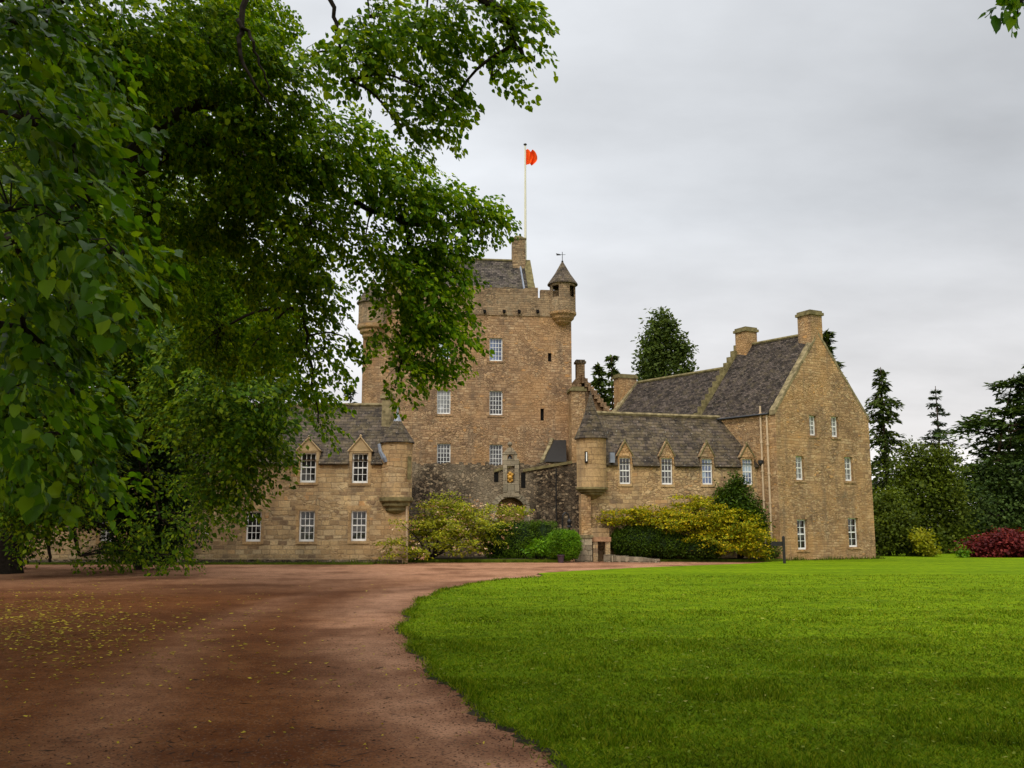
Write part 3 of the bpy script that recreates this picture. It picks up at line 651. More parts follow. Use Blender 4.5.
    # lean-to roof against the tower's foot, at the right
    L0 = F.hit(542, 462, 1.4); L1 = F.hit(566, 462, 1.4); L2 = F.hit(553, 440, .02); L3 = F.hit(566, 440, .02)
    lt = MB(); lt.slab(F.p(L0[0], L0[1], 1.6), F.p(L1[0], L1[1], 1.6), F.p(L3[0], L3[1], .02), F.p(L2[0], L2[1], .02), .1)
    lo = lt.build('lean_to_roof', M['wood'], T)
    coping(F.p(L0[0] - .05, L0[1] - .05, 1.65), F.p(L2[0] - .05, L2[1], .05), .2, .12, F.d, 5, parent=lo)
    lw = MB(); lw.fbox(F, L0[0] + .6, L1[0], 0, L0[1] - .1, .02, 1.4); lw.build('lean_to_wall', M['tower'], lo)
    # stair stack in the corner beside the right range
    s0 = F.hit(571.5, 400, 1.2)[0]; s1 = F.hit(585, 400, 1.2)[0]; zt = F.hit(578, 391, 1.2)[1]
    ss = MB(); ss.fbox(F, s0, s1, 0, zt, -.6, 1.2); so = ss.build('stair_stack', M['gable'], T)
    sc = MB(); sc.fbox(F, s0 - .1, s1 + .1, zt, zt + .16, -.7, 1.3); sc.fbox(F, s0 + .05, s1 - .05, zt + .16, zt + .3, -.6, 1.2); sc.build('stack_cap', M['mossy'], so)
    return F, T, zr
Ft, Tower, _zr = keep()

def flag():
    Y = 69.0; b0 = P(525.5, 290, Y); t0 = P(525.2, 146, Y)
    T = thing('flagpole', 'tall thin cream flagpole on top of the stone tower', 'flagpole', b0)
    m = MB(); m.tube([b0, (b0 + t0) / 2, t0], [.10, .085, .06], 8); m.build('pole', M['pole'], T)
    m = MB(); m.lathe(tuple(t0), [(.02, 0), (.12, .08), (.14, .14), (0, .24)], 8); m.build('finial', M['iron'], T)
    z1, z0 = P(525, 149.5, Y).z, P(525, 164.5, Y).z; L = P(537.5, 155, Y).x - P(526.2, 155, Y).x; x0 = P(526, 155, Y).x
    m = MB(); nx, nz = 26, 14
    def q(i, j):
        s, t = i / nx, j / nz; rnd = 1 - .25 * (abs(t - .5) * 2) ** 2.5
        return (x0 + L * s * rnd, Y + .20 * math.sin(s * 11 + t * 2.2) * (.25 + s) + .05 * math.sin(s * 23 - t * 5), z0 + (z1 - z0) * (t - .10 * s * (t - .6)) - .12 * s * s + .05 * math.sin(s * 9) * s)
    for i in range(nx):
        for j in range(nz): m.face([q(i, j), q(i + 1, j), q(i + 1, j + 1), q(i, j + 1)], smooth=True)
    tag(m.build('flag', M['flag']), 'orange red flag flying from the pole on the tower', 'flag')
flag()

def dormer(F, h, parent, top, roofmat='slate2', pmat='trim', over=.1, ev=None, dw=.15):
    """stone wallhead dormer over window h: gablet front and little roof running back"""
    a, c, d, e = h; w = dw; m = (a + c) / 2; zb = e + .08
    s = MB(); ezs = ev
    s.fbox(F, a - w, a - .001, ezs - .1, e, -.5, .03); s.fbox(F, c + .001, c + w, ezs - .1, e, -.5, .03); s.fbox(F, a - w, c + w, e + .001, zb, -.5, .035)
    fr = [F.p(a - w - .06, zb, .06), F.p(c + w + .06, zb, .06), F.p(m, top, .06)]; bk = [F.p(a - w - .06, zb, -.3), F.p(c + w + .06, zb, -.3), F.p(m, top, -.3)]
    s.face(fr); s.face(bk[::-1]); s.face([fr[0], bk[0], bk[2], fr[2]]); s.face([fr[1], fr[2], bk[2], bk[1]])
    o = s.build('dormer', M[pmat], parent)
    c_ = MB()
    for q0 in (fr[0], fr[1]):
        dv = (fr[2] - q0); c_.tube([q0 + F.n * .03, fr[2] + F.n * .03], .04, 6)
    fin = fr[2] + F.n * -.05; c_.lathe((fin.x, fin.y, fin.z - .03), [(.07, 0), (.05, .06), (.07, .1), (0, .17)], 8)
    c_.build('pediment_moulding', M['mossy' if dw < .12 else 'trim'], o)
    r = MB()
    r.slab(F.p(a - w - .1, zb + .0, -.3), F.p(a - w - .1, zb + .0, -2.2), F.p(m, top - .02, -2.2), F.p(m, top - .02, -.3), .06)
    r.slab(F.p(c + w + .1, zb + .0, -2.2), F.p(c + w + .1, zb + .0, -.3), F.p(m, top - .02, -.3), F.p(m, top - .02, -2.2), .06)
    r.fbox(F, a - w, a - .01, ezs, zb, -2.0, -.5); r.fbox(F, c + .01, c + w, ezs, zb, -2.0, -.5)
    r.build('dormer_roof', M[roofmat], o)
    return o

# --- left wing
def left_wing():
    F = Facade(0, 48, 0)
    T = thing('castle_wing', 'long tan two storey wing with two dormers beside the big tree', 'building', (-16, 51, 0))
    u0, u1 = F.hit(-90, 500)[0], F.hit(409, 500)[0]; ze = F.hit(340, 459.5)[1]; dep = 6.4
    up = [F.rect(300, 452.5, 316, 482.5), F.rect(352, 453, 368, 483)]
    gr = [F.rect(246, 511, 261, 541.5), F.rect(299, 510.5, 314.5, 541.5), F.rect(351, 510.5, 366.5, 541), F.rect(100, 511, 115, 541.5)]
    cut = [(a, c, d, min(e, ze)) for a, c, d, e in up]
    w = MB(); wall_grid(w, F, u0, u1, 0, ze, cut + gr, .2); ue = lambda d: u1 - .16 * d; q = lambda u, d, z: F.p(u, z, -d)
    w.face([q(u1, 0, 0), q(ue(dep), dep, 0), q(ue(dep), dep, ze), q(u1, 0, ze)]); w.face([q(u0, dep, 0), q(u0, 0, 0), q(u0, 0, ze), q(u0, dep, ze)]); w.face([q(ue(dep), dep, 0), q(u0, dep, 0), q(u0, dep, ze), q(ue(dep), dep, ze)])
    zr = P(330, 405.5, 51.2).z
    for f_ in (lambda d: u0, lambda d: ue(d) - .9): w.face([F.p(f_(0), ze), F.p(f_(dep), ze, -dep), F.p(f_(dep / 2), zr - .05, -dep / 2)])
    w.build('wall', M['wing'], T)
    for h in up:
        window(F, h, 3, 4, T, 'glass', .12); surround(F, (h[0], h[1], h[2], ze - .1), T, .14, 'ashlar', top=False); 
    for h in gr:
        window(F, h, 3, 4, T, 'glass', .12); surround(F, h, T, .15, 'ashlar', True, .06)
    r = MB(); ov = .22
    # front slope is built in strips between the dormers so the windows stay clear of it
    xs = [u0 - .2]
    for h in up: xs += [h[0] - .15, h[1] + .15]
    ur = F.hit(384, 440)[0]; xs.append(ur)
    sl = (zr - ze) / (dep / 2)
    for i in range(0, len(xs), 2):
        r.slab(F.p(xs[i], ze - sl * ov, ov), F.p(xs[i + 1], ze - sl * ov, ov), F.p(xs[i + 1], zr, -dep / 2), F.p(xs[i], zr, -dep / 2), .12)
    for h in up:
        zc = h[3] + .2; dd = (zc - ze) / sl
        r.slab(F.p(h[0] - .149, zc, -dd), F.p(h[1] + .149, zc, -dd), F.p(h[1] + .149, zr - .002, -dep / 2), F.p(h[0] - .149, zr - .002, -dep / 2), .12)
    r.slab(F.p(ur, ze - .05, -dep - ov), F.p(u0 - .2, ze - .05, -dep - ov), F.p(u0 - .2, zr, -dep / 2), F.p(ur, zr, -dep / 2), .12)
    ro = r.build('roof', M['slate2'], T)
    g = MB(); g.tube([F.p(u0, zr + .03, -dep / 2), F.p(ur, zr + .03, -dep / 2)], .11, 6); g.build('ridge', M['paleskew'], ro)
    for h, y in zip(up, (438, 437)):
        dormer(F, h, T, F.hit((300 + 316) / 2, y)[1], ev=ze)
    # eaves end: curled lead flashing by the turret
    l = MB(); l.tube([P(379, 444, 47.7), P(380.5, 452, 47.62), P(384, 458, 47.6), P(386, 462, 47.62)], [.07, .1, .13, .1], 6); l.build('lead_flashing', M['lead'], T)
    # corner turret
    c = P(396, 480, 48.05); zz = lambda y: P(396, y, 47.4).z
    t = turret((c.x, 48.25), .78, zz(497), zz(441), zz(413), T, 'wing', 'slate2', .7, .1)
    s = MB(); s.lathe((c.x, 48.25, zz(421)), [(.24, 0), (.07, .42), (.03, .75), (0, .8)], 10); s.build('lead_cap', M['lead'], t)
    s = MB(); s.tube([P(406.5, 500, 47.95), P(406.8, 560, 47.95)], .05, 6); s.build('drainpipe', M['pipe'], T)
    s = MB(); s.fbox(F, u1 - .06, u1 + .12, F.hit(407, 480)[1], F.hit(407, 457)[1], .3, .42); s.build('wall_bracket', M['mossy'], T)
    # chimney stub behind the turret
    Fc = Facade(*P(388, 400, 50.2).xy, 0); chimney((0, 0), Fc, .55, .6, ze, P(388, 394, 50.2).z, T, 'paleskew', 'paleskew')
    lm = MB(); q = F.hit(206, 533); lm.fbox(F, q[0] - .16, q[0] + .16, q[1] - .06, q[1] + .1, .0, .1); lm.hexa([F.p(q[0] - .14, q[1] - .06, .12), F.p(q[0] + .14, q[1] - .06, .12), F.p(q[0] + .14, q[1] - .06, .02), F.p(q[0] - .14, q[1] - .06, .02), F.p(q[0] - .15, q[1] + .08, .16), F.p(q[0] + .15, q[1] + .08, .16), F.p(q[0] + .15, q[1] + .08, .02), F.p(q[0] - .15, q[1] + .08, .02)])
    lm.build('wall_light', M['white'], T)
    pl = MB(); pl.fbox(F, u0, u1 - .3, 0, .22, .0, .06); pl.build('plinth', M['dark'], T)
left_wing()

# --- gable house at the right
def gable_house():
    A = P(780, 530, 52.5); Fg = Facade(A.x, A.y, 28.2)
    Fs = Facade(A.x, A.y, 128.2)              # side wall, running away to the left; its normal is turned round below
    Fs.n = -Fs.n; Fs.o = Vector((A.x, A.y, 0))
    wd = Fg.hit(876, 556)[0]; ze = Fg.hit(777, 411)[1]; rd = Fs.d; L = 5.7
    um = Fg.hit(821, 400)[0]; zr = Fg.hit(821, 333)[1]
    T = thing('gabled_house', 'tall tan gabled stone house with two chimneys at the right', 'building', Fg.p(wd / 2, 0, -3))
    wins = [((809.5, 415.5, 816.5, 435.5), 2, 4), ((831.5, 416.5, 838.5, 437), 2, 4), ((796, 456, 804, 480), 2, 4), ((845, 457, 853, 481), 2, 4), ((797.5, 519.5, 807.5, 549.5), 2, 4), ((848.5, 518, 858.5, 547), 2, 4)]
    hs = [Fg.rect(*w[0]) for w in wins]
    w = MB(); wall_grid(w, Fg, 0, wd, 0, ze, hs, .25); w.face([Fg.p(0, ze), Fg.p(wd, ze), Fg.p(um, zr)])
    q = lambda u, z, t: Fg.p(u, z) + rd * t
    w.face([q(0, 0, 0), q(0, ze, 0), q(0, ze, L), q(0, 0, L)]); w.face([q(wd, 0, 0), q(wd, 0, L), q(wd, ze, L), q(wd, ze, 0)])
    w.face([q(0, 0, L), q(0, ze, L), q(um, zr, L), q(wd, ze, L), q(wd, 0, L)])
    w.build('wall', M['gable'], T)
    for (r, c, rw), h in zip(wins, hs):
        window(Fg, h, c, rw, T, 'glass' if r[1] > 500 else 'glassp', .16, fr=.065); surround(Fg, h, T, .12, 'gable')
    r = MB(); ov = .12
    r.slab(q(-ov, ze - .1, .35), q(-ov, ze - .1, L - .3), q(um, zr, L - .3), q(um, zr, .35), .12); r.slab(q(wd + ov, ze - .1, L - .3), q(wd + ov, ze - .1, .35), q(um, zr, .35), q(um, zr, L - .3), .12)
    ro = r.build('roof', M['slate3'], T)
    for t, st in ((.16, 0), (L - .1, 1)):
        coping(q(-.06, ze - .02, t), q(um, zr + .05, t), .36, .05, rd, 16 if not st else 12, parent=ro, step=st, mat='paleskew' if not st else 'mossy'); coping(q(wd + .06, ze - .02, t), q(um, zr + .05, t), .36, .05, rd, 16, parent=ro, step=st, mat='paleskew')
    g = MB(); g.tube([q(um, zr + .03, .4), q(um, zr + .03, L - .3)], .1, 6); g.build('ridge', M['mossy'], ro)
    class FF: pass
    def stack(t, px0, px1, ytop, n):
        c = q(um, 0, t); z1 = P(813, ytop, c.y).z; f = Facade(c.x, c.y, 28.2)
        w_ = (.92, 1.0) if n == 0 else (.9, .95)
        return chimney((0, 0), f, w_[0], w_[1], zr - 1.5, z1, T, 'gable', 'mossy')
    stack(.50, 801, 826, 312, 0); stack(L - .62, 735, 758, 328.5, 1)
    # gutter and drainpipes on the side wall
    k = MB(); k.tube([q(-.2, ze - .14, .3), q(-.2, ze - .14, L)], .06, 6); k.build('gutter', M['iron'], T)
    def side(px, py, off=.09):
        r_ = ray(px, py); c = Vector((0, 0, CAM_H)); nn = Vector((rd.y, -rd.x, 0)); nn = nn if nn.x < 0 else -nn
        o = Fs.o + nn * off; t = (o - c).dot(nn) / r_.dot(nn); return c + r_ * t
    for px, yt, yb in ((760, 406, 549), (766.5, 414, 552)):
        a = side(px, yt); c = side(px + 1.5, yb); c.x, c.y = a.x, a.y
        d = MB(); d.tube([a, c], .055, 8)
        for z in np.arange(c.z + 1, a.z - .4, 1.6): d.tube([(a.x, a.y, z), (a.x, a.y, z + .1)], .085, 8)
        d.build('drainpipe', M['pipe'], T)
    hp = side(761, 463); d = MB(); d.lathe((hp.x, hp.y, hp.z - .15), [(.06, 0), (.16, .12), (.17, .3), (0, .31)], 8); d.build('hopper', M['iron'], T)
    # lower range behind, with its own chimney
    T2 = thing('rear_range', 'lower slate roofed range running back behind the right dormer wing', 'building', q(um, 0, L + 4))
    t1, t2 = L + .02, 14.6; zr2 = P(735, 368.5, q(um, 0, L + 1).y).z; ze2 = ze - .6
    w = MB(); w.hexa([q(.1, 0, t1), q(wd - .1, 0, t1), q(wd - .1, 0, t2), q(.1, 0, t2), q(.1, ze2, t1), q(wd - .1, ze2, t1), q(wd - .1, ze2, t2), q(.1, ze2, t2)])
    w.face([q(.1, ze2, t2), q(wd - .1, ze2, t2), q(um, zr2, t2)]); w.build('wall', M['gable'], T2)
    r = MB(); r.slab(q(-.05, ze2 - .1, t1), q(-.05, ze2 - .1, t2 - .2), q(um, zr2, t2 - .2), q(um, zr2, t1), .12); r.slab(q(wd, ze2 - .1, t2 - .2), q(wd, ze2 - .1, t1), q(um, zr2, t1), q(um, zr2, t2 - .2), .12)
    ro = r.build('roof', M['slate3'], T2); g = MB(); g.tube([q(um, zr2 + .03, t1), q(um, zr2 + .03, t2 - .3)], .12, 6); g.build('ridge', M['mossy'], ro)
    coping(q(0, ze2, t2), q(um, zr2 + .05, t2), .4, .12, rd, 12, parent=ro, mat='paleskew')
    c = q(um, 0, t2 + .3); f = Facade(c.x, c.y, 20); chimney((P(624.5, 400, c.y).x - c.x, 0), f, 1.35, .8, ze2, P(624, 375.5, c.y).z, T2, 'gable', 'mossy')
    return Fs, rd, q, ze
FS, RD, Q, _ze = gable_house()

# --- rear gable between the tower and the rear range
def rear_gable():
    F = Facade(*P(572, 530, 70).xy, 8); T = thing('rear_gable_house', 'small brown stone gable with a single chimney beside the tower edge', 'building', F.p(1.2, 0, -1))
    u1 = F.hit(612, 420)[0]; ze = F.hit(585, 416)[1]; up = F.hit(581, 380)[0]; zr = F.hit(581, 377)[1]
    w = MB(); w.face([F.p(-2, 0), F.p(u1, 0), F.p(u1, ze), F.p(up + .3, zr), F.p(up - .3, zr), F.p(-2, ze)]); w.fbox(F, -2, u1, 0, ze, -5, -.02); w.build('wall', M['tower'], T)
    r = MB(); r.slab(F.p(u1 + .1, ze, -.1), F.p(u1 + .1, ze, -5), F.p(up, zr, -5), F.p(up, zr, -.1), .12); r.slab(F.p(-2.1, ze, -5), F.p(-2.1, ze, -.1), F.p(up, zr, -.1), F.p(up, zr, -5), .12); ro = r.build('roof', M['slate'], T)
    coping(F.p(u1, ze, .05), F.p(up, zr, .05), .4, .15, F.n, 10, parent=ro, step=1, mat='tower')
    chimney((up, -.3), F, .62, .5, zr - .4, F.hit(581, 359.5)[1], T, 'tower', 'dark')
    h = F.rect(581.5, 381, 584, 389); s = MB(); s.fbox(F, *h, -.05, .02); s.build('slit_window', M['void'], T)
rear_gable()

# --- right wing with four dormers
def right_wing():
    deg = 10.0; W1 = (14.66 - .618 * 1.4, 52.5 + .786 * 1.4); F = Facade(W1[0], W1[1], deg)
    T = thing('dormer_wing', 'low tan wing with four pointed dormers between turret and gabled house', 'building', F.p(-5, 0, -2))
    u0 = F.hit(578, 480)[0]; ze = (F.hit(650, 462.5)[1] + F.hit(740, 463)[1]) / 2; dh = 2.25
    zl, zr = F.hit(602, 414, -dh)[1], F.hit(728, 418.5, -dh)[1]
    wins = [(619.5, 457.5, 630.5, 484), (661.5, 458, 672.5, 484.5), (702, 458.5, 712.5, 484.5), (742.5, 459, 752.5, 485)]
    hs = [F.rect(*w) for w in wins]; cut = [(a, c, d, min(e, ze)) for a, c, d, e in hs]
    w = MB(); wall_grid(w, F, u0 + .35, 0, 0, ze, cut, .2); ue = lambda d: u0 + .35 + .3 * d; w.face([F.p(ue(0), 0), F.p(ue(0), ze), F.p(ue(4.5), ze, -4.5), F.p(ue(4.5), 0, -4.5)]); w.face([F.p(ue(4.5), 0, -4.5), F.p(1.2, 0, -4.5), F.p(1.2, ze, -4.5), F.p(ue(4.5), ze, -4.5)]); w.face([F.p(ue(0), ze), F.p(ue(4.5), ze, -4.5), F.p(ue(dh), zl - .05, -dh)])
    w.build('wall', M['rwing'], T)
    for h, g in zip(hs, ('glass', 'glass', 'glassb', 'glassb')):
        window(F, h, 3, 4, T, g, .1, fr=.055); surround(F, (h[0], h[1], h[2], ze - .1), T, .09, 'ashlar', top=False)
    r = MB(); ov = .2; xs = [u0 + .35]
    for h in hs: xs += [h[0] - .12, h[1] + .12]
    xs.append(-.05)
    zu = lambda u: zl + (zr - zl) * (u - F.hit(602, 414, -dh)[0]) / (F.hit(728, 418.5, -dh)[0] - F.hit(602, 414, -dh)[0])
    uend = 1.15                                    # the ridge runs on to the side wall of the gabled house
    def end(u, d): return u if u < -.06 else u + d * .78
    sl = (zl - ze) / dh
    for i in range(0, len(xs), 2):
        a, c = xs[i], xs[i + 1]
        r.slab(F.p(a, ze - .2, ov), F.p(end(c, -.1), ze - .2, ov), F.p(end(c, dh) + (.0), zu(c), -dh), F.p(a + (.7 if i == 0 else 0), zu(a), -dh), .12)
    for h in hs:
        zc = h[3] + .12; dd = (zc - ze) / sl; a, c = h[0] - .119, h[1] + .119
        r.slab(F.p(a, zc, -dd), F.p(c, zc, -dd), F.p(c, zu(c) - .003, -dh), F.p(a, zu(a) - .003, -dh), .12)
    r.slab(F.p(uend, ze, -2 * dh - .1), F.p(u0 + 1.7, ze, -2 * dh - .1), F.p(u0 + 1.05, zu(u0), -dh), F.p(uend, zu(uend), -dh), .12)
    ro = r.build('roof', M['slate2'], T)
    g = MB(); g.tube([F.p(u0 + 1.05, zu(u0) + .04, -dh), F.p(uend + .4, zu(uend) + .04, -dh)], .12, 6); g.build('ridge', M['paleskew'], ro)
    for h, y in zip(hs, (442, 441, 441.5, 443)):
        dormer(F, h, T, F.hit(680, y)[1] , ev=ze, roofmat='slate2', dw=.09, pmat='gable')
    l = MB(); l.fbox(F, F.hit(608.5, 455)[0], F.hit(613, 455)[0], F.hit(610, 463)[1], F.hit(610, 453)[1], .05, .35); l.build('lead_flashing', M['lead'], T)
    c = F.p(F.hit(592, 470, .1)[0], 0, .0); zz = lambda y: P(592, y, c.y - .7).z
    t = turret((c.x, c.y), .80, zz(487), zz(437), zz(388), T, 'ashlar', 'slate2', .42, .12, ogee=.35)
    s = MB(); f2 = Facade(c.x, c.y, 10); k = f2.hit(586.5, 457, .78); s.fbox(f2, k[0] - .07, k[0] + .07, k[1] - .30, k[1] + .30, .66, .74); s.build('slit_window', M['void'], t)
    s = MB(); s.fbox(f2, k[0] - .02, k[0] + .04, k[1] - .22, k[1] + .26, .735, .755); s.build('slit_pane', M['white'], t)
    b = MB(); b.fbox(F, F.hit(580, 520)[0], F.hit(589.5, 520)[0], 0, zz(494), -.2, .32); b.build('buttress', M['gable'], T)
    # skew stone where the roof meets the gabled house
right_wing()

# --- gate wall
def gate_wall():
    F = Facade(0, 55.6, 1.5); T = thing('gate_wall', 'dark lichened rubble curtain wall with an arched gateway between the turrets', 'wall', (0, 55.6, 0))
    u0, u1 = F.hit(406, 500)[0], F.hit(581, 500)[0]; zt = F.hit(450, 464)[1]
    ga, gb = F.hit(497, 520)[0], F.hit(524, 520)[0]; gz = F.hit(510, 508)[1]; cu = (ga + gb) / 2; gr = (gb - ga) / 2
    w = MB(); th = .9
    w.fbox(F, u0, ga, 0, gz, -th, 0); w.fbox(F, gb, u1, 0, gz, -th, 0)
    k = 12
    for i in range(k):                       # spandrel above the arch
        t0, t1 = math.pi * (1 - i / k), math.pi * (1 - (i + 1) / k); a0, a1 = cu + gr * math.cos(t0), cu + gr * math.cos(t1); b0, b1 = gz + gr * .75 * math.sin(t0), gz + gr * .75 * math.sin(t1)
        zz = F.hit(510, 478)[1]
        w.hexa([F.p(a0, b0, 0), F.p(a1, b1, 0), F.p(a1, b1, -th), F.p(a0, b0, -th), F.p(a0, zz, 0), F.p(a1, zz, 0), F.p(a1, zz, -th), F.p(a0, zz, -th)])
    zz = F.hit(510, 478)[1]
    w.fbox(F, u0, ga, gz, zz, -th, -.001); w.fbox(F, gb, u1, gz, zz, -th, -.001)
    n = 40
    for i in range(n):
        a, c = u0 + (u1 - u0) * i / n, u0 + (u1 - u0) * (i + 1) / n; w.fbox(F, a, c, zz, zt + random.uniform(-.1, .14), -th, -.002)
    w.build('wall', M['dark'], T)
    g = MB(); g.fbox(F, ga, gb, 0, gz + gr, -.75, -.6); g.build('gateway_back', M['tower'], T)
    a = MB(); k = 11                           # arch ring of dressed stones
    for i in range(k):
        t0, t1 = math.pi * i / k + .02, math.pi * (i + 1) / k - .02; q = lambda r, t, d: F.p(cu - r * math.cos(t), gz + r * math.sin(t) * .8, d)
        a.hexa([q(gr, t0, .07), q(gr, t1, .07), q(gr, t1, -.3), q(gr, t0, -.3), q(gr + .34, t0, .07), q(gr + .34, t1, .07), q(gr + .34, t1, -.3), q(gr + .34, t0, -.3)])
    for s_ in (ga - .34, gb):
        for j in range(7): a.fbox(F, s_, s_ + .34, gz - .42 * (j + 1) + .02, gz - .42 * j, -.3, .07 + .02 * (j % 2))
    a.build('arch', M['oldpale'], T)
    # carved panel with gilded coat of arms, slots at both sides, sloping string courses
    cx = F.hit(510, 479)[0]
    s = MB()
    for px0, px1 in ((503, 507), (514.5, 519)): s.fbox(F, F.hit(px0, 470)[0], F.hit(px1, 470)[0], F.hit(510, 492)[1], F.hit(510, 461)[1], -.2, .16)
    s.fbox(F, F.hit(503, 470)[0], F.hit(519, 470)[0], F.hit(510, 466)[1], F.hit(510, 459)[1], -.2, .15); s.fbox(F, F.hit(503, 470)[0], F.hit(519, 470)[0], F.hit(510, 497)[1], F.hit(510, 483)[1], -.2, .12)
    s.fbox(F, F.hit(507, 470)[0], F.hit(514.5, 470)[0], F.hit(510, 483)[1], F.hit(510, 466)[1], -.2, -.02)
    s.build('panel_frame', M['oldpale'], T)
    s = MB(); c0 = F.p(cx, F.hit(510, 477)[1], .0)
    for du, dz, r_ in ((0, 0, .17), (-.12, .14, .10), (.12, .16, .10), (0, .24, .11), (-.1, -.16, .09), (.1, -.16, .09), (0, -.24, .08)): 
        p = F.p(cx + du, F.hit(510, 477.5)[1] + dz, .03); s.lathe((p.x, p.y, p.z), [(0.001, -r_), (r_ * .8, -r_ * .55), (r_, 0), (r_ * .8, r_ * .55), (0, r_)], 10)
    s.build('carved_arms', M['gold'], T)
    for px0, px1, y0, y1 in ((494, 498.5, 472, 482), (521, 525.5, 472.5, 488)):
        s = MB(); s.fbox(F, F.hit(px0, 475)[0], F.hit(px1, 475)[0], F.hit(px0, y1)[1], F.hit(px0, y0)[1], -.05, .012); s.build('slot', M['void'], T)
    s = MB()
    for (xa, ya), (xb, yb) in (((494, 472.5), (520, 464)), ((523, 472), (572, 463.5))):
        a, c = F.p(*F.hit(xa, ya), .1), F.p(*F.hit(xb, yb), .1); dn = Vector((0, 0, .16)); bk = F.n * -.5
        s.hexa([a, c, c + bk, a + bk, a + dn, c + dn, c + bk + dn, a + bk + dn])
    s.build('sloping_course', M['mossy'], T)
    # bellcote above the gateway
    bz = F.hit(510, 461)[1]; hz = F.hit(510, 446)[1]; s = MB(); d0, d1 = -.45, -.05; wv = F.hit(517, 460)[0] - cx
    bo = MB()
    bo.fbox(F, cx - wv, cx + wv, F.hit(510, 470)[1], bz, d0, d1 - .02); bo.fbox(F, cx - wv, cx - wv * .38, bz, bz + (hz - bz) * .45, d0, d1); bo.fbox(F, cx + wv * .38, cx + wv, bz, bz + (hz - bz) * .45, d0, d1)
    zt_ = bz + (hz - bz) * .45
    bo.hexa([F.p(cx - wv * 1.1, zt_, d1 + .04), F.p(cx + wv * 1.1, zt_, d1 + .04), F.p(cx + wv * 1.1, zt_, d0 - .04), F.p(cx - wv * 1.1, zt_, d0 - .04), F.p(cx - wv * .3, hz - .1, d1), F.p(cx + wv * .3, hz - .1, d1), F.p(cx + wv * .3, hz - .1, d0), F.p(cx - wv * .3, hz - .1, d0)])
    p = F.p(cx, hz - .1, (d0 + d1) / 2); bo.lathe((p.x, p.y, p.z), [(.1, 0), (.06, .08), (.15, .2), (.13, .3), (0, .38)], 10)
    b_ = bo.build('bellcote', M['oldpale'], T)
    p = F.p(cx, bz + .12, -.25); s = MB(); s.lathe((p.x, p.y, p.z), [(.16, 0), (.13, .08), (.09, .2), (.03, .26), (0, .27)], 12); s.build('bell', M['iron'], b_)
    # downpipe on the wall's right half
    a = F.p(*F.hit(556, 468), .06); s = MB(); s.tube([a, (a.x, a.y, .2)], .035, 6); s.build('drainpipe', M['iron'], T)
gate_wall()

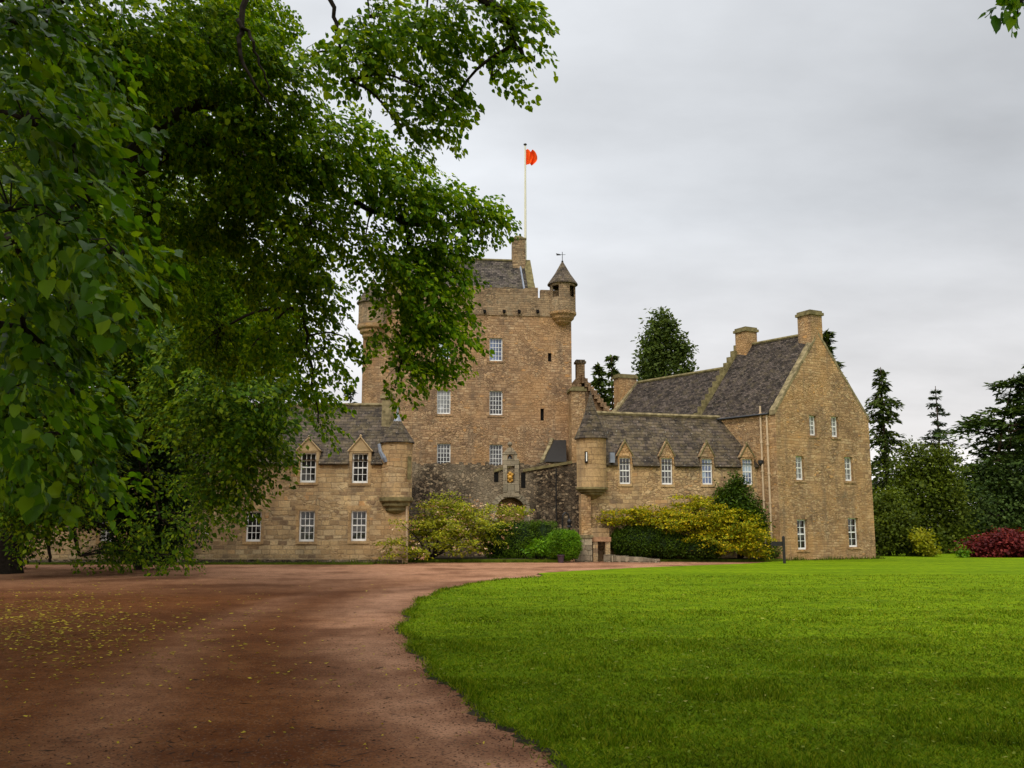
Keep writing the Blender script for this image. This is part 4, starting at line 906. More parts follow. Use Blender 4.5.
# --- small things before the gate
def small_things():
    # low stone wall of the bridge approach
    F = Facade(0, 50.9, 0); a = MB(); u0, u1 = F.hit(575, 535)[0], F.hit(592, 535)[0]
    t = thing('low_wall', 'low pale stone wall by the gate path behind the clipped bush', 'wall', F.p((u0 + u1) / 2, 0))
    a.fbox(F, u0, u1, 0, F.hit(580, 538)[1], -.4, 0); a.build('wall', M['oldpale'], t); a = MB(); a.fbox(F, u0 - .06, u1 + .06, F.hit(580, 538)[1], F.hit(580, 535)[1], -.46, .06); a.build('coping', M['paleskew'], t)
    # slab bench
    F = Facade(0, 50.8, 4); u0, u1 = F.hit(592, 540)[0], F.hit(611, 540)[0]
    t = thing('stone_bench', 'red stone slab bench on pale supports left of the golden azalea', 'bench', F.p((u0 + u1) / 2, 0))
    z0, z1 = F.hit(600, 541.5)[1], F.hit(600, 537)[1]
    a = MB(); a.fbox(F, u0, u1, z0, z1, -.5, .05); a.build('seat', M['bench'], t)
    for u in (u0 + .05, u1 - .3): a = MB(); a.fbox(F, u, u + .25, 0, z0, -.45, 0); a.build('support', M['wing'], t)
    a = MB(); a.fbox(F, u0, u1, z1, F.hit(600, 528)[1], -.75, -.52); a.build('back_slab', M['ashlar'], t)
    # curved edging wall
    a = MB(); n = 12
    for i in range(n):
        q = lambda s: Vector((P(606, 550, 50.6).x + 2.6 * s, 50.9 - 1.1 * s ** 1.6, 0)); p0, p1 = q(i / n), q((i + .97) / n); s0 = Vector((.12, .2, 0)); h = Vector((0, 0, 0.36 - .22 * i / n + random.uniform(0, .05)))
        a.hexa([p0 - s0, p1 - s0, p1 + s0, p0 + s0, p0 - s0 + h, p1 - s0 + h, p1 + s0 + h, p0 + s0 + h])
    tag(a.build('edging_wall', M['oldpale']), 'low curved row of pale edging stones at the foot of the golden azalea', 'edging')
    # iron hoop handrail and urn finial
    Y = 53.6; t = thing('iron_handrail', 'thin black iron hoop handrail with urn post beyond the round bush', 'handrail', P(566, 527, Y) * 1)
    a = MB(); a.tube([P(562.5, 540, Y), P(562.5, 520, Y), P(563, 515, Y), P(565.5, 512.5, Y), P(568, 514, Y), P(569.5, 520, Y)], .05, 6); a.build('rail', M['iron'], t)
    p = P(569.5, 527, Y); a = MB(); a.tube([(p.x, p.y, 0), p], .06, 8); a.lathe(tuple(p), [(.16, -.03), (.16, .03), (.08, .1), (.13, .22), (.14, .32), (.06, .42), (.03, .5), (0, .52)], 10); a.build('urn_post', M['iron'], t)
    # sign post with one arm
    b0 = G(784.5, 564); t = thing('signpost', 'black wooden signpost with one arm standing on the lawn before the gabled house', 'sign', (b0.x, b0.y, 0))
    Y = b0.y; a = MB(); zt = P(784, 537, Y).z; a.box(b0.x - .055, b0.x + .055, Y - .055, Y + .055, -.02, zt); a.hexa([(b0.x - .055, Y - .055, zt), (b0.x + .055, Y - .055, zt), (b0.x + .055, Y + .055, zt), (b0.x - .055, Y + .055, zt), (b0.x - .01, Y - .01, zt + .06), (b0.x + .01, Y - .01, zt + .06), (b0.x + .01, Y + .01, zt + .06), (b0.x - .01, Y + .01, zt + .06)])
    a.build('post', M['wood'], t)
    a = MB(); z0, z1 = P(780, 546, Y).z, P(780, 541.5, Y).z; xl = P(772.5, 543, Y).x; xr = b0.x - .056
    pts = [(xl, z0), (xr, z0), (xr, z1), (xl, z1), (xl - .1, (z0 + z1) / 2)]
    a.face([(x, Y - .02, z) for x, z in pts]); a.face([(x, Y + .02, z) for x, z in pts[::-1]])
    for i in range(5): x, z = pts[i]; X, Z = pts[(i + 1) % 5]; a.face([(x, Y - .02, z), (x, Y + .02, z), (X, Y + .02, Z), (X, Y - .02, Z)])
    a.build('sign_arm', M['wood'], t)
    # flower pot in the box bush's foot
    c = G(558, 561); a = MB(); a.lathe((c.x, 49.5, .0), [(.13, 0), (.17, .34), (.2, .36), (.2, .41), (.16, .41), (.14, .35), (0, .35)], 14); tag(a.build('flower_pot', plain('dark_purple_pot', (.05, .025, .035), .6)), 'dark flower pot half hidden in the clipped green bush', 'pot')
small_things()

# ------------------------------------------------------------------ vegetation
LEAF4 = np.array([[0, 0, 0], [.42, .36, .06], [1, 0, -.04], [.42, -.36, .06]]); F4 = [(0, 1, 2), (0, 2, 3)]
LEAF6 = np.array([[0, 0, 0], [.18, .40, .07], [.62, .36, .06], [1.02, 0, -.1], [.62, -.36, .06], [.18, -.40, .07]]); F6 = [(0, 1, 2, 3), (0, 3, 4, 5)]
LEAF8 = np.array([[.06, 0, 0], [-.04, .22, .03], [.14, .44, .07], [.5, .42, .05], [.8, .18, -.03], [1.06, 0, -.12], [.8, -.18, -.03], [.5, -.42, .05], [.14, -.44, .07], [-.04, -.22, .03]]); F8 = [(0, 1, 2, 3), (0, 3, 4, 5), (0, 5, 6, 7), (0, 7, 8, 9)]

def norm(a): return a / np.maximum(np.linalg.norm(a, axis=-1, keepdims=True), 1e-9)
def frames(x, zhint):
    x = norm(x); y = norm(np.cross(zhint, x)); z = np.cross(x, y); return np.stack([x, y, z], -1)   # columns

def spray(n, L, Wd, size, tmpl, droop=.35):
    """one leafy twig along +X as (n leaves, V, 3)"""
    t = rng.random(n) ** .8; s = rng.choice([-1, 1], n)
    off = rng.random(n) * Wd * (1 - .65 * t) * (.35 + t) * s
    pos = np.stack([t * L + np.abs(off) * .35, off, -droop * (t * L) ** 2 / L + rng.normal(0, .035, n) * L - np.abs(off) * .25], 1)
    d = np.stack([rng.uniform(.3, 1, n), s * rng.uniform(.2, 1, n), -rng.uniform(.15, .9, n)], 1)
    up = np.stack([rng.normal(.15, .35, n), rng.normal(0, .4, n), np.ones(n)], 1)
    Rm = frames(d, up); sz = size * rng.uniform(.45, 1.25, n)
    sq = np.ones((n, 1, 3)); sq[:, 0, 1] = rng.uniform(.65, 1.15, n); sq[:, 0, 2] = rng.uniform(-.6, 2.6, n)
    return pos[:, None, :] + np.einsum('nij,nvj->nvi', Rm, tmpl[None] * sq * sz[:, None, None])

def sprays_mesh(name, pos, dirs, scale, temps, faces, mat, parent, roll=.35):
    out = []
    which = rng.integers(0, len(temps), len(pos))
    up = np.zeros((len(pos), 3)); up[:, 2] = 1; up += rng.normal(0, roll, up.shape)
    Rm = frames(dirs, up)
    for k, tm in enumerate(temps):
        i = np.where(which == k)[0]
        v = np.einsum('sij,nvj->snvi', Rm[i], tm) * scale[i, None, None, None] + pos[i, None, None, :]
        out.append(v.reshape(-1, tm.shape[1], 3))
    o_ = np.concatenate(out); print('LEAVES', name, len(o_)); return mesh_np(name, o_, faces, 0, mat, parent)

def catmull(pts, k=6):
    pts = [Vector(p) for p in pts]; out = []
    for i in range(len(pts) - 1):
        p0, p1, p2, p3 = pts[max(i - 1, 0)], pts[i], pts[i + 1], pts[min(i + 2, len(pts) - 1)]
        for j in range(k):
            t = j / k; out.append(.5 * (2 * p1 + (p2 - p0) * t + (2 * p0 - 5 * p1 + 4 * p2 - p3) * t * t + (3 * p1 - p0 - 3 * p2 + p3) * t ** 3))
    out.append(pts[-1]); return out

def limb(name, pts, r0, r1, parent, mat='bark', n=8, jit=.0):
    c = catmull(pts); m = len(c)
    c = [p + Vector((random.uniform(-jit, jit), random.uniform(-jit, jit), random.uniform(-jit, jit))) * (0 < i < m - 1) for i, p in enumerate(c)]
    mb = MB(); mb.tube(c, [r0 + (r1 - r0) * (i / (m - 1)) ** .8 for i in range(m)], n)
    return mb.build(name, M[mat], parent, uvs=False), c

def big_tree(name, label, base, trunk_pts, tr, limbs, lobes, temps, faces, mat, cov, spl, extra=(), twigs=True, crownname='crown', outward=1.0):
    T = thing(name, label, 'tree', base)
    limb('trunk', trunk_pts, tr, tr * .35, T, n=14, jit=.03)
    nodes = [p for p in catmull(trunk_pts)[4:]]
    for pts, r0, r1 in limbs:
        o, c = limb('branch', pts, r0, r1, T, jit=.04); nodes += c
    P_, D_, S_ = [], [], []; tw = MB()
    for (c, r, cv, *sc) in lobes:
        sc = sc[0] if sc else 1.0; cv = cv / sc ** 2; c = Vector(c); area = math.pi * r[0] * r[2]; k = max(4, int(cov * cv * area / (spl * spl * .45)))
        u = norm(rng.normal(size=(k, 3))); rad = rng.random(k) ** (1 / 2.4); q = u * rad[:, None] * np.array(r) + np.array(c)
        out = q - np.array([base[0], base[1], q[:, 2].mean() - 1.0]); out[:, 2] = 0
        d = norm(out) * outward + u * .7 + rng.normal(0, .35, (k, 3)); d[:, 2] = d[:, 2] * .45 - rng.uniform(.05, .5, k)
        P_.append(q); D_.append(d); S_.append(rng.uniform(.7, 1.25, k) * sc)
        if twigs:
            near = min(nodes, key=lambda p: (p - c).length); mid = (near + c) / 2 + Vector((0, 0, .25 * min(1.5, (near - c).length) * .5)); dd = (near - c).length
            rb = .012 + .012 * min(dd, 3); cc = catmull([near, mid, c], 4); tw.tube(cc, [rb * (1 - .6 * i / (len(cc) - 1)) for i in range(len(cc))], 5, False)
            for i in rng.choice(k, min(k, 5 + k // 10), replace=False): e = Vector(q[i]); tw.tube([c, (c + e) / 2 + Vector((0, 0, .06)), e], [rb * .4, rb * .3, .004], 4, False)
    if twigs: tw.build('twigs', M['bark'], T, uvs=False)
    sprays_mesh(crownname, np.concatenate(P_), np.concatenate(D_), np.concatenate(S_), temps, faces, mat, T)
    return T

def L_(px, py, rx, ry, Y, cv=1.0, dy=None):
    c = P(px, py, Y); a = rx * Y / FPX; h = ry * Y / FPX; return (tuple(c), (a, dy or max(.5, (a + h) / 2), h), cv)
def W_(x, y, z, r, h=None, cv=1.0): return ((x, y, z), (r, r, h or r * .7), cv, 1.7)

# near lime tree, trunk just outside the frame at the left
t6 = [spray(34, .46, .28, .080, LEAF6) for _ in range(7)]
lob = [  # dark bough at the top
    L_(455, 8, 50, 22, 11), L_(512, 38, 16, 24, 11, .8), L_(492, 76, 11, 15, 11, .8), L_(425, 40, 45, 30, 11.3), L_(370, 18, 38, 30, 11.6), L_(355, 62, 34, 30, 11.8), L_(420, 88, 26, 26, 11.4, .9), L_(400, 128, 30, 22, 11.8, .8), L_(440, 118, 8, 12, 11.4, .7), L_(300, 60, 22, 26, 12, .7), L_(500, 20, 24, 16, 11),
    # middle bough reaching over the tower
    L_(330, 150, 50, 40, 14.5), L_(385, 175, 40, 30, 15), L_(420, 205, 45, 30, 15.5), L_(470, 212, 30, 17, 15.5, .9), L_(482, 220, 12, 14, 15.5, .7), L_(432, 245, 38, 20, 15.5, .8), L_(405, 270, 40, 34, 15.5), L_(452, 272, 14, 12, 15.5, .5), L_(425, 310, 36, 28, 15.8), L_(396, 335, 26, 26, 15.8), L_(440, 340, 26, 20, 15.8, .8), L_(402, 366, 24, 18, 15.8, .8), L_(441, 370, 18, 9, 15.8, .6), L_(395, 388, 8, 6, 15.8, .5), L_(365, 240, 26, 26, 15, .8),
    # hanging boughs left of the tower
    L_(310, 225, 40, 34, 15), L_(290, 265, 30, 34, 16, .9), L_(318, 290, 18, 26, 16, .7), L_(325, 350, 16, 18, 16.5, .7), L_(314, 388, 18, 20, 16.5, .8), L_(318, 422, 14, 9, 16.5, .7), L_(300, 330, 14, 40, 16.5, .7), L_(352, 340, 10, 10, 16.5, .4),
    # upper left mass
    L_(205, 40, 70, 50, 14), L_(120, 50, 70, 60, 13), L_(50, 40, 60, 60, 13), L_(260, 100, 60, 50, 14.5), L_(270, 170, 55, 40, 15), L_(190, 120, 60, 45, 15), L_(110, 140, 60, 50, 15), L_(40, 150, 50, 50, 14), L_(230, 210, 50, 40, 16), L_(150, 215, 50, 36, 16, .8), L_(260, 260, 40, 34, 17), L_(60, 230, 60, 50, 14), L_(230, 20, 60, 40, 18), L_(140, 90, 80, 60, 19), L_(60, 110, 60, 60, 19), L_(240, 150, 60, 50, 19), L_(190, 270, 50, 50, 20), L_(120, 270, 60, 50, 18), L_(220, 330, 40, 40, 20), L_(270, 330, 28, 40, 19), L_(40, 320, 50, 50, 16),
]
lob += [W_(-6, 12, 12, 2.6, cv=.12), W_(-10, 14, 14, 4, cv=.2), W_(-8, 18, 14, 3, cv=.15), W_(-12, 8, 9, 3.4, cv=.4), W_(-14, 14, 10, 3.6, cv=.4), W_(-10, 13, 17, 3, cv=.35),
        W_(-5.5, 3.0, 9.0, 2.8, cv=2.0), W_(-2, 2.5, 9.4, 2.8, cv=2.2), W_(-6, -1, 9, 3.2, cv=2.2), W_(-1.5, -1.5, 9.4, 3.0, cv=2.4), W_(-4, 5, 11.6, 2.6, cv=1.2), W_(.5, 3.6, 10.6, 2.6, cv=2.0), W_(-10, 4, 9.8, 3.2, cv=1.8), W_(-4, -5, 9, 3, cv=1.6), W_(1.8, .5, 10.4, 2.8, cv=2.2), W_(1, -4, 9.5, 2.8, cv=1.8), W_(-9.5, 0, 9.2, 3.2, cv=2.0), W_(-12, 6, 10, 3, cv=1.4)]  # unseen boughs over the camera, thickened to shade the foreground
limbs = [
    ([(-9.6, 12.2, 6), (-7.5, 12, 8.6), P(330, -12, 11.6), P(430, -16, 11.1), P(488, 4, 11), P(512, 30, 11), P(516, 46, 11), P(534, 62, 11)], .14, .018),
    ([(-9.5, 12.5, 4.2), (-6.8, 13.6, 6.2), P(200, 105, 14.5), P(290, 165, 15), P(360, 205, 15.3), P(420, 225, 15.5), P(485, 222, 15.5)], .15, .015),
    ([(-6.8, 13.6, 6.2), P(215, 140, 15.3), P(262, 205, 16), P(305, 250, 16.3), P(304, 300, 16.5), P(308, 345, 16.5), P(318, 420, 16.5)], .10, .012),
    ([P(400, 215, 15.4), P(415, 260, 15.6), P(420, 310, 15.8), P(402, 360, 15.8)], .05, .012),
    ([(-9.3, 12.4, 7), (-6.5, 12.6, 9), P(236, -30, 13), P(240, 30, 13), P(246, 70, 13), P(272, 112, 13.2)], .09, .012),
    ([P(238, 20, 13), P(255, 50, 13), P(268, 90, 13.2)], .035, .01),
    ([P(330, -10, 11.6), P(338, 30, 11.7), P(345, 60, 11.8), P(350, 80, 11.8)], .035, .008),
    ([(-9.6, 12, 5), (-8, 9, 6.8), (-5, 5.5, 8.2), (-2, 3.2, 9)], .14, .03), ([(-9.6, 12, 6), (-8.5, 7, 7.6), (-6, 1, 8)], .13, .03),
    ([(-9.6, 12.2, 8), (-9, 13, 13), (-9.5, 13.5, 17)], .2, .04), ([(-9.6, 12, 7), (-12, 13, 10)], .12, .04),
]
big_tree('lime_tree', 'big near lime tree whose leafy boughs hang over the drive and tower', (-9.6, 12, 0), [(-9.6, 12, -.1), (-9.55, 12, 2), (-9.6, 12.1, 5), (-9.5, 12.4, 9)], .55, limbs, lob, t6, F6, LIME, 6.6, .42)

# nearest drooping bough at the left edge: broad leaves close to the camera, a tree of its own standing beside the path
t8 = [spray(20, .40, .26, .084, LEAF8, .6) for _ in range(6)]
lob = [L_(10, 30, 50, 50, 6.2), L_(75, 40, 50, 36, 7, .7), L_(25, 120, 50, 55, 5.6), L_(85, 125, 36, 46, 6.6, .8), L_(10, 210, 40, 55, 5.4), L_(65, 225, 36, 40, 5.4), L_(118, 258, 14, 10, 5.2, .5), L_(15, 300, 40, 45, 5.8), L_(65, 315, 36, 40, 6.4), L_(5, 390, 40, 45, 6.4), L_(55, 390, 34, 36, 7.2), L_(80, 430, 18, 26, 7.6, .8), L_(10, 445, 32, 26, 7.4), L_(55, 460, 24, 22, 8, .8), L_(88, 470, 9, 12, 8, .5),
       W_(-6.2, 5, 3.6, 1.4, cv=.4), W_(-5.9, 4.2, 5.5, 1.6, cv=.25), W_(-7.5, 6.5, 5, 2, cv=.25), W_(-6.5, 4, 7, 1.6, cv=.2)]
big_tree('young_lime_tree', 'leafy lime bough of broad leaves hanging close at the left edge', (-6.6, 5.2, 0), [(-6.6, 5.2, -.1), (-6.5, 5.2, 1.6), (-6.5, 5.1, 3.4), (-6.3, 5, 5.8)], .22,
         [([(-6.5, 5.1, 3.2), (-4.8, 5.4, 4.0), P(40, 120, 6.0), P(80, 205, 5.9), P(110, 252, 5.5)], .032, .005), ([(-6.5, 5.1, 2.6), (-5, 5.8, 3.2), P(20, 330, 6.0), P(75, 400, 7.2), P(100, 470, 7.8)], .05, .008), ([(-6.4, 5, 4.5), (-5, 5.6, 4.8), P(20, 20, 6.2), P(100, 40, 7)], .045, .01)],
         lob, t8, F8, NEAR, 5.6, .36)

# big tree farther back, by the left wing
t4 = [spray(30, .95, .55, .15, LEAF4, .45) for _ in range(7)]
lob = [L_(150, 330, 60, 50, 30), L_(215, 340, 60, 50, 28), L_(232, 390, 50, 40, 26), L_(258, 415, 24, 28, 26, .8), L_(245, 448, 30, 20, 26, .9), L_(225, 430, 50, 40, 27), L_(190, 395, 42, 44, 29, .8), L_(110, 370, 60, 60, 31), L_(212, 478, 30, 20, 27, .8), L_(205, 484, 26, 24, 29, .5), L_(140, 470, 40, 30, 33, .12), L_(70, 440, 50, 44, 34, .4), L_(30, 430, 50, 60, 34), L_(195, 515, 30, 14, 30, .4), L_(160, 518, 30, 14, 33, .2), L_(110, 528, 36, 16, 35, .18), L_(140, 548, 36, 10, 37, .22), L_(170, 555, 20, 8, 36, .6), L_(100, 550, 30, 12, 37, .5), L_(60, 500, 40, 22, 34, .35), L_(20, 500, 40, 30, 34, .8), L_(10, 350, 60, 60, 33), L_(60, 300, 60, 60, 33), L_(180, 270, 60, 50, 31, .9), L_(110, 230, 60, 50, 33, .8), L_(40, 220, 60, 60, 33), L_(170, 190, 50, 50, 32, .6), L_(80, 150, 60, 60, 34, .7), L_(20, 540, 12, 12, 36, .4), L_(240, 300, 40, 40, 29, .8), L_(270, 360, 16, 30, 27, .5)]
lob += [W_(-24, 36, 14, 5, cv=.35), W_(-20, 40, 16, 5, cv=.35), W_(-16, 36, 14, 4, cv=.4), W_(-26, 34, 8, 4, cv=.35), W_(-22, 38, 22, 5, cv=.3), W_(-14, 38, 8, 3, cv=.5), W_(-20, 30, 10, 4, cv=.4), W_(-19, 42, 9, 4, cv=.4)]
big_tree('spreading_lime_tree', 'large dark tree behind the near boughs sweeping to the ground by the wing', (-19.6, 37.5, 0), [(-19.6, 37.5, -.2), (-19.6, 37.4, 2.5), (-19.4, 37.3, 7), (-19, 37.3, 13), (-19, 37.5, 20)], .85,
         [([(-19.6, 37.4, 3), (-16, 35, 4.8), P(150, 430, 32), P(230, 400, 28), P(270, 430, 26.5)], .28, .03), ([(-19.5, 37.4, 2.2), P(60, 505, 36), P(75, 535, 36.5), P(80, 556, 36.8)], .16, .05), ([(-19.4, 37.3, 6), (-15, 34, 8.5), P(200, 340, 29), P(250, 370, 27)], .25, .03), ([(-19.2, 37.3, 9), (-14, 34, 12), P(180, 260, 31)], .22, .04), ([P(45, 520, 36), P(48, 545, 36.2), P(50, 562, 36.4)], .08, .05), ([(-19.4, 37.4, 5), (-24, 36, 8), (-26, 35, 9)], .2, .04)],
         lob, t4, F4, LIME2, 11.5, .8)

# sprig at the top right, from a beech standing right of the camera
t8b = [spray(6, .09, .09, .062, LEAF8, .6) for _ in range(4)]
big_tree('beech_tree', 'leafy sprig hanging into the sky at the top right corner', (9.0, 2.6, 0), [(9.0, 2.6, -.1), (9.0, 2.6, 2.5), (8.8, 2.5, 5.5), (8.5, 2.4, 8.5)], .26,
         [([(8.9, 2.5, 3.9), (6.2, 3.2, 4.7), (3.9, 3.7, 4.6), P(1075, -20, 4.4), P(1036, -16, 4.2), P(1010, 4, 4.1)], .05, .004), ([(8.8, 2.5, 5.5), (6, 1, 7.2), (3.6, -1, 8.2)], .09, .02), ([(8.7, 2.5, 6.5), (6, 2.4, 8.6), (4.2, 2.2, 9.4)], .08, .02)],
         [L_(1008, 5, 7, 6, 4.1, 1.1, .05), L_(1019, 8, 6, 6, 4.1, 1.1, .05), L_(1044, -8, 12, 8, 4.2, .3, .1), ((4.4, .2, 7.8), (2.4, 2.4, 1.6), 1.8, 4.5), ((6.6, 1.6, 7.6), (2.4, 2.4, 1.8), 1.8, 4.5), ((4.2, 2.2, 9.4), (2.2, 2.0, 1.5), 1.8, 4.5), ((6, -2, 8), (2.6, 2.4, 1.8), 1.6, 4.5), ((3, -2.4, 9), (2.6, 2.4, 1.6), 1.6, 4.5)], t8b, F8, NEAR, 1.1, .3)  # big crown lobes are out of view, enlarged to shade the near ground

SHADE_LEAF = leaf('shade_dark_leaf', (.006, .014, .002), (.012, .026, .003), (.024, .046, .005), .1, .5, .9)  # near-black leaf colour stands for the shade under the lime
# generic crowns made of leaf clumps
def clump_mesh(name, lobes, nclump, per, spread, size, mat, parent=None, flat=.55, up=.6, elong=1.0, tm=LEAF4, fc=F4, shell=2.6, bottom=None, sq=0.0):
    vol = np.array([r[0] * r[2] * l for _, r, l in lobes]); vol = vol / vol.sum(); pts, outw = [], []
    for (c, r, l), s in zip(lobes, vol):
        k = max(3, int(nclump * s)); u = norm(rng.normal(size=(k, 3))); rad = rng.random(k) ** (1 / shell)
        if sq: u = u / np.abs(u).max(1, keepdims=True) ** sq * .9
        pts.append(u * rad[:, None] * np.array(r) + np.array(c)); outw.append(u)
    pts = np.concatenate(pts); outw = np.concatenate(outw)
    if bottom is not None: k = pts[:, 2] > bottom; pts, outw = pts[k], outw[k]
    N = len(pts) * per; ctr = np.repeat(pts, per, 0); o = np.repeat(outw, per, 0)
    p = ctr + rng.normal(0, spread, (N, 3)) * np.array([1, 1, flat])
    nrm = norm(o * .5 + np.array([0, 0, up]) + rng.normal(0, .45, (N, 3))); d = norm(np.cross(nrm, rng.normal(size=(N, 3))) + o * .4)
    Rm = frames(d, nrm); sz = size * rng.uniform(.6, 1.3, N); t = tm * np.array([elong, 1, 1])
    v = p[:, None, :] + np.einsum('nij,nvj->nvi', Rm, t[None] * sz[:, None, None])
    if bottom is not None: v[:, :, 2] = np.maximum(v[:, :, 2], bottom - .1)
    return mesh_np(name, v, fc, 0, mat, parent)

def stems(parent, base, tips, r=.04, mat='bark'):
    m = MB()
    for t in tips:
        t = Vector(t); b_ = Vector(base) + Vector((random.uniform(-.1, .1), random.uniform(-.1, .1), 0)); mid = (b_ + t) / 2 + Vector((random.uniform(-.2, .2), random.uniform(-.2, .2), .15))
        c = catmull([b_, mid, t], 4); m.tube(c, [r * (1 - .7 * i / (len(c) - 1)) for i in range(len(c))], 5, False)
    return m.build('stems', M[mat], parent, uvs=False)

def shrub(name, label, lobes, nclump, per, spread, size, mat, cat='shrub', group=None, base=None, accent=None, core=None, **kw):
    c0 = np.mean([l[0] for l in lobes], 0); base = base or (c0[0], c0[1], .05); T = thing(name, label, cat, base, group)
    stems(T, base, [l[0] for l in lobes], .05); clump_mesh('foliage', lobes, nclump, per, spread, size, mat, T, **kw)
    if accent: clump_mesh(accent[0], [(c, tuple(x * 1.02 for x in r), l) for c, r, l in lobes], accent[1], accent[2], spread * .7, accent[3], accent[4], T, shell=9, **{k: v for k, v in kw.items() if k != 'shell'})
    return T

def S_(px, py, rx, ry, Y, cv=1.0, dy=None): return L_(px, py, rx, ry, Y, cv, dy)
# pale wispy azalea before the gate wall
shrub('azalea_bush', 'wispy yellow green azalea with pale pink blossom in front of the gate wall', [S_(452, 514, 38, 14, 51), S_(428, 528, 40, 12, 50), S_(470, 526, 44, 14, 51.5), S_(400, 545, 22, 7, 47.2, .55), S_(392, 556, 14, 4, 47.1, .4), S_(450, 499, 22, 6, 51.5, .4), S_(505, 512, 28, 8, 52.5, .7), S_(440, 546, 50, 9, 50, .8), S_(402, 524, 16, 5, 47.3, .4), S_(425, 505, 18, 6, 50, .35), S_(486, 542, 20, 12, 51.4, .7), S_(416, 552, 22, 6, 47.6, .5)],
      420, 34, .22, .115, WISP, flat=.28, up=1.0, accent=('blossom', 170, 7, .11, PINK), base=(-4.2, 50.4, .15), elong=1.25)
# clipped hedge and bushes
def clipped(name, label, lobes, n, size, mat, cat, base=None, sq=0.0):
    T = thing(name, label, cat, base or (lobes[0][0][0], lobes[0][0][1], .1)); clump_mesh('foliage', lobes, int(n * 1.7), 16, .075, size * .7, mat, T, shell=16, flat=1, up=.35, sq=sq)
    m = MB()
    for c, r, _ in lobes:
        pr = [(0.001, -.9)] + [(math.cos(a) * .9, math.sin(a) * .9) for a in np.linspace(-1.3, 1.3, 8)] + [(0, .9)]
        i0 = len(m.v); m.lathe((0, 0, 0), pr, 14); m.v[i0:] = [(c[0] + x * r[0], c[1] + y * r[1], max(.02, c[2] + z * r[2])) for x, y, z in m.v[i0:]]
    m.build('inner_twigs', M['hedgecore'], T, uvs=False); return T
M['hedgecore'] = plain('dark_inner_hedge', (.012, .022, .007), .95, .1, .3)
clipped('clipped_hedge', 'flat topped clipped green hedge behind the bright round bush', [S_(500, 541, 16, 18, 52.2, 1, .9), S_(520, 540, 20, 19, 52.2, 1, .9), S_(543, 539, 15, 18, 52.4, 1, .9)], 900, .11, BOX, 'hedge', sq=.75)
clipped('round_bush', 'bright green round clipped bush at the edge of the drive', [S_(564, 545, 16.5, 14.5, 50.4, 1, .9), S_(554, 547, 7, 10, 50.2, .5, .6)], 1100, .10, LIMEY, 'bush', sq=.4)
shrub('small_shrub', 'small loose light green shrub left of the bright round bush', [S_(535, 549, 9, 8, 50.3, 1, .5), S_(541, 547, 8, 9, 50.6, .8, .5)], 60, 12, .12, .12, LIMEY, elong=1.6)
# golden azalea over a dark clipped dome, conifer behind
shrub('golden_azalea', 'spreading golden yellow azalea along the right dormer wing', [S_(620, 517, 24, 7, 51.6), S_(650, 514, 22, 8, 51.6), S_(672, 522, 34, 10, 51.4), S_(700, 516, 34, 14, 51.5), S_(690, 501, 22, 6, 51.9, .7), S_(735, 524, 30, 14, 51.2), S_(750, 540, 20, 14, 51), S_(720, 541, 36, 12, 50.9), S_(703, 507, 16, 6, 51.8, .6), S_(757, 551, 12, 7, 50.9, .6), S_(605, 520, 10, 4, 51.8, .5)],
      760, 36, .20, .105, GOLD, flat=.22, up=1.0, base=(10.2, 51.6, .1), shell=5, elong=1.2)
clipped('clipped_dome', 'dark green clipped dome beneath the golden azalea', [S_(638, 541, 29, 16, 51.8, 1, 1.2), S_(668, 545, 24, 12, 51.6, 1, 1.0), S_(700, 549, 26, 9, 51.2, .8, .9)], 1300, .12, DGREEN, 'bush', sq=.3)
shrub('juniper_bush', 'dark green pointed conifer bush between golden azalea and dormer wing', [S_(738, 505, 13, 26, 52.2), S_(728, 510, 14, 18, 52.2), S_(750, 515, 13, 15, 52), S_(760, 524, 9, 9, 51.8, .6), S_(737, 485, 6, 12, 52.3, .5), S_(722, 494, 6, 10, 52.3, .4)], 520, 26, .16, .12, DGREEN, flat=1, up=.8, elong=1.6, base=(12.2, 52.2, .1))
shrub('edge_shrub', 'low green plant at the gabled house corner behind the sign arm', [S_(772, 550, 8, 9, 52.2, 1, .4), S_(763, 556, 8, 5, 52, .6, .4)], 60, 10, .1, .12, DGREEN)

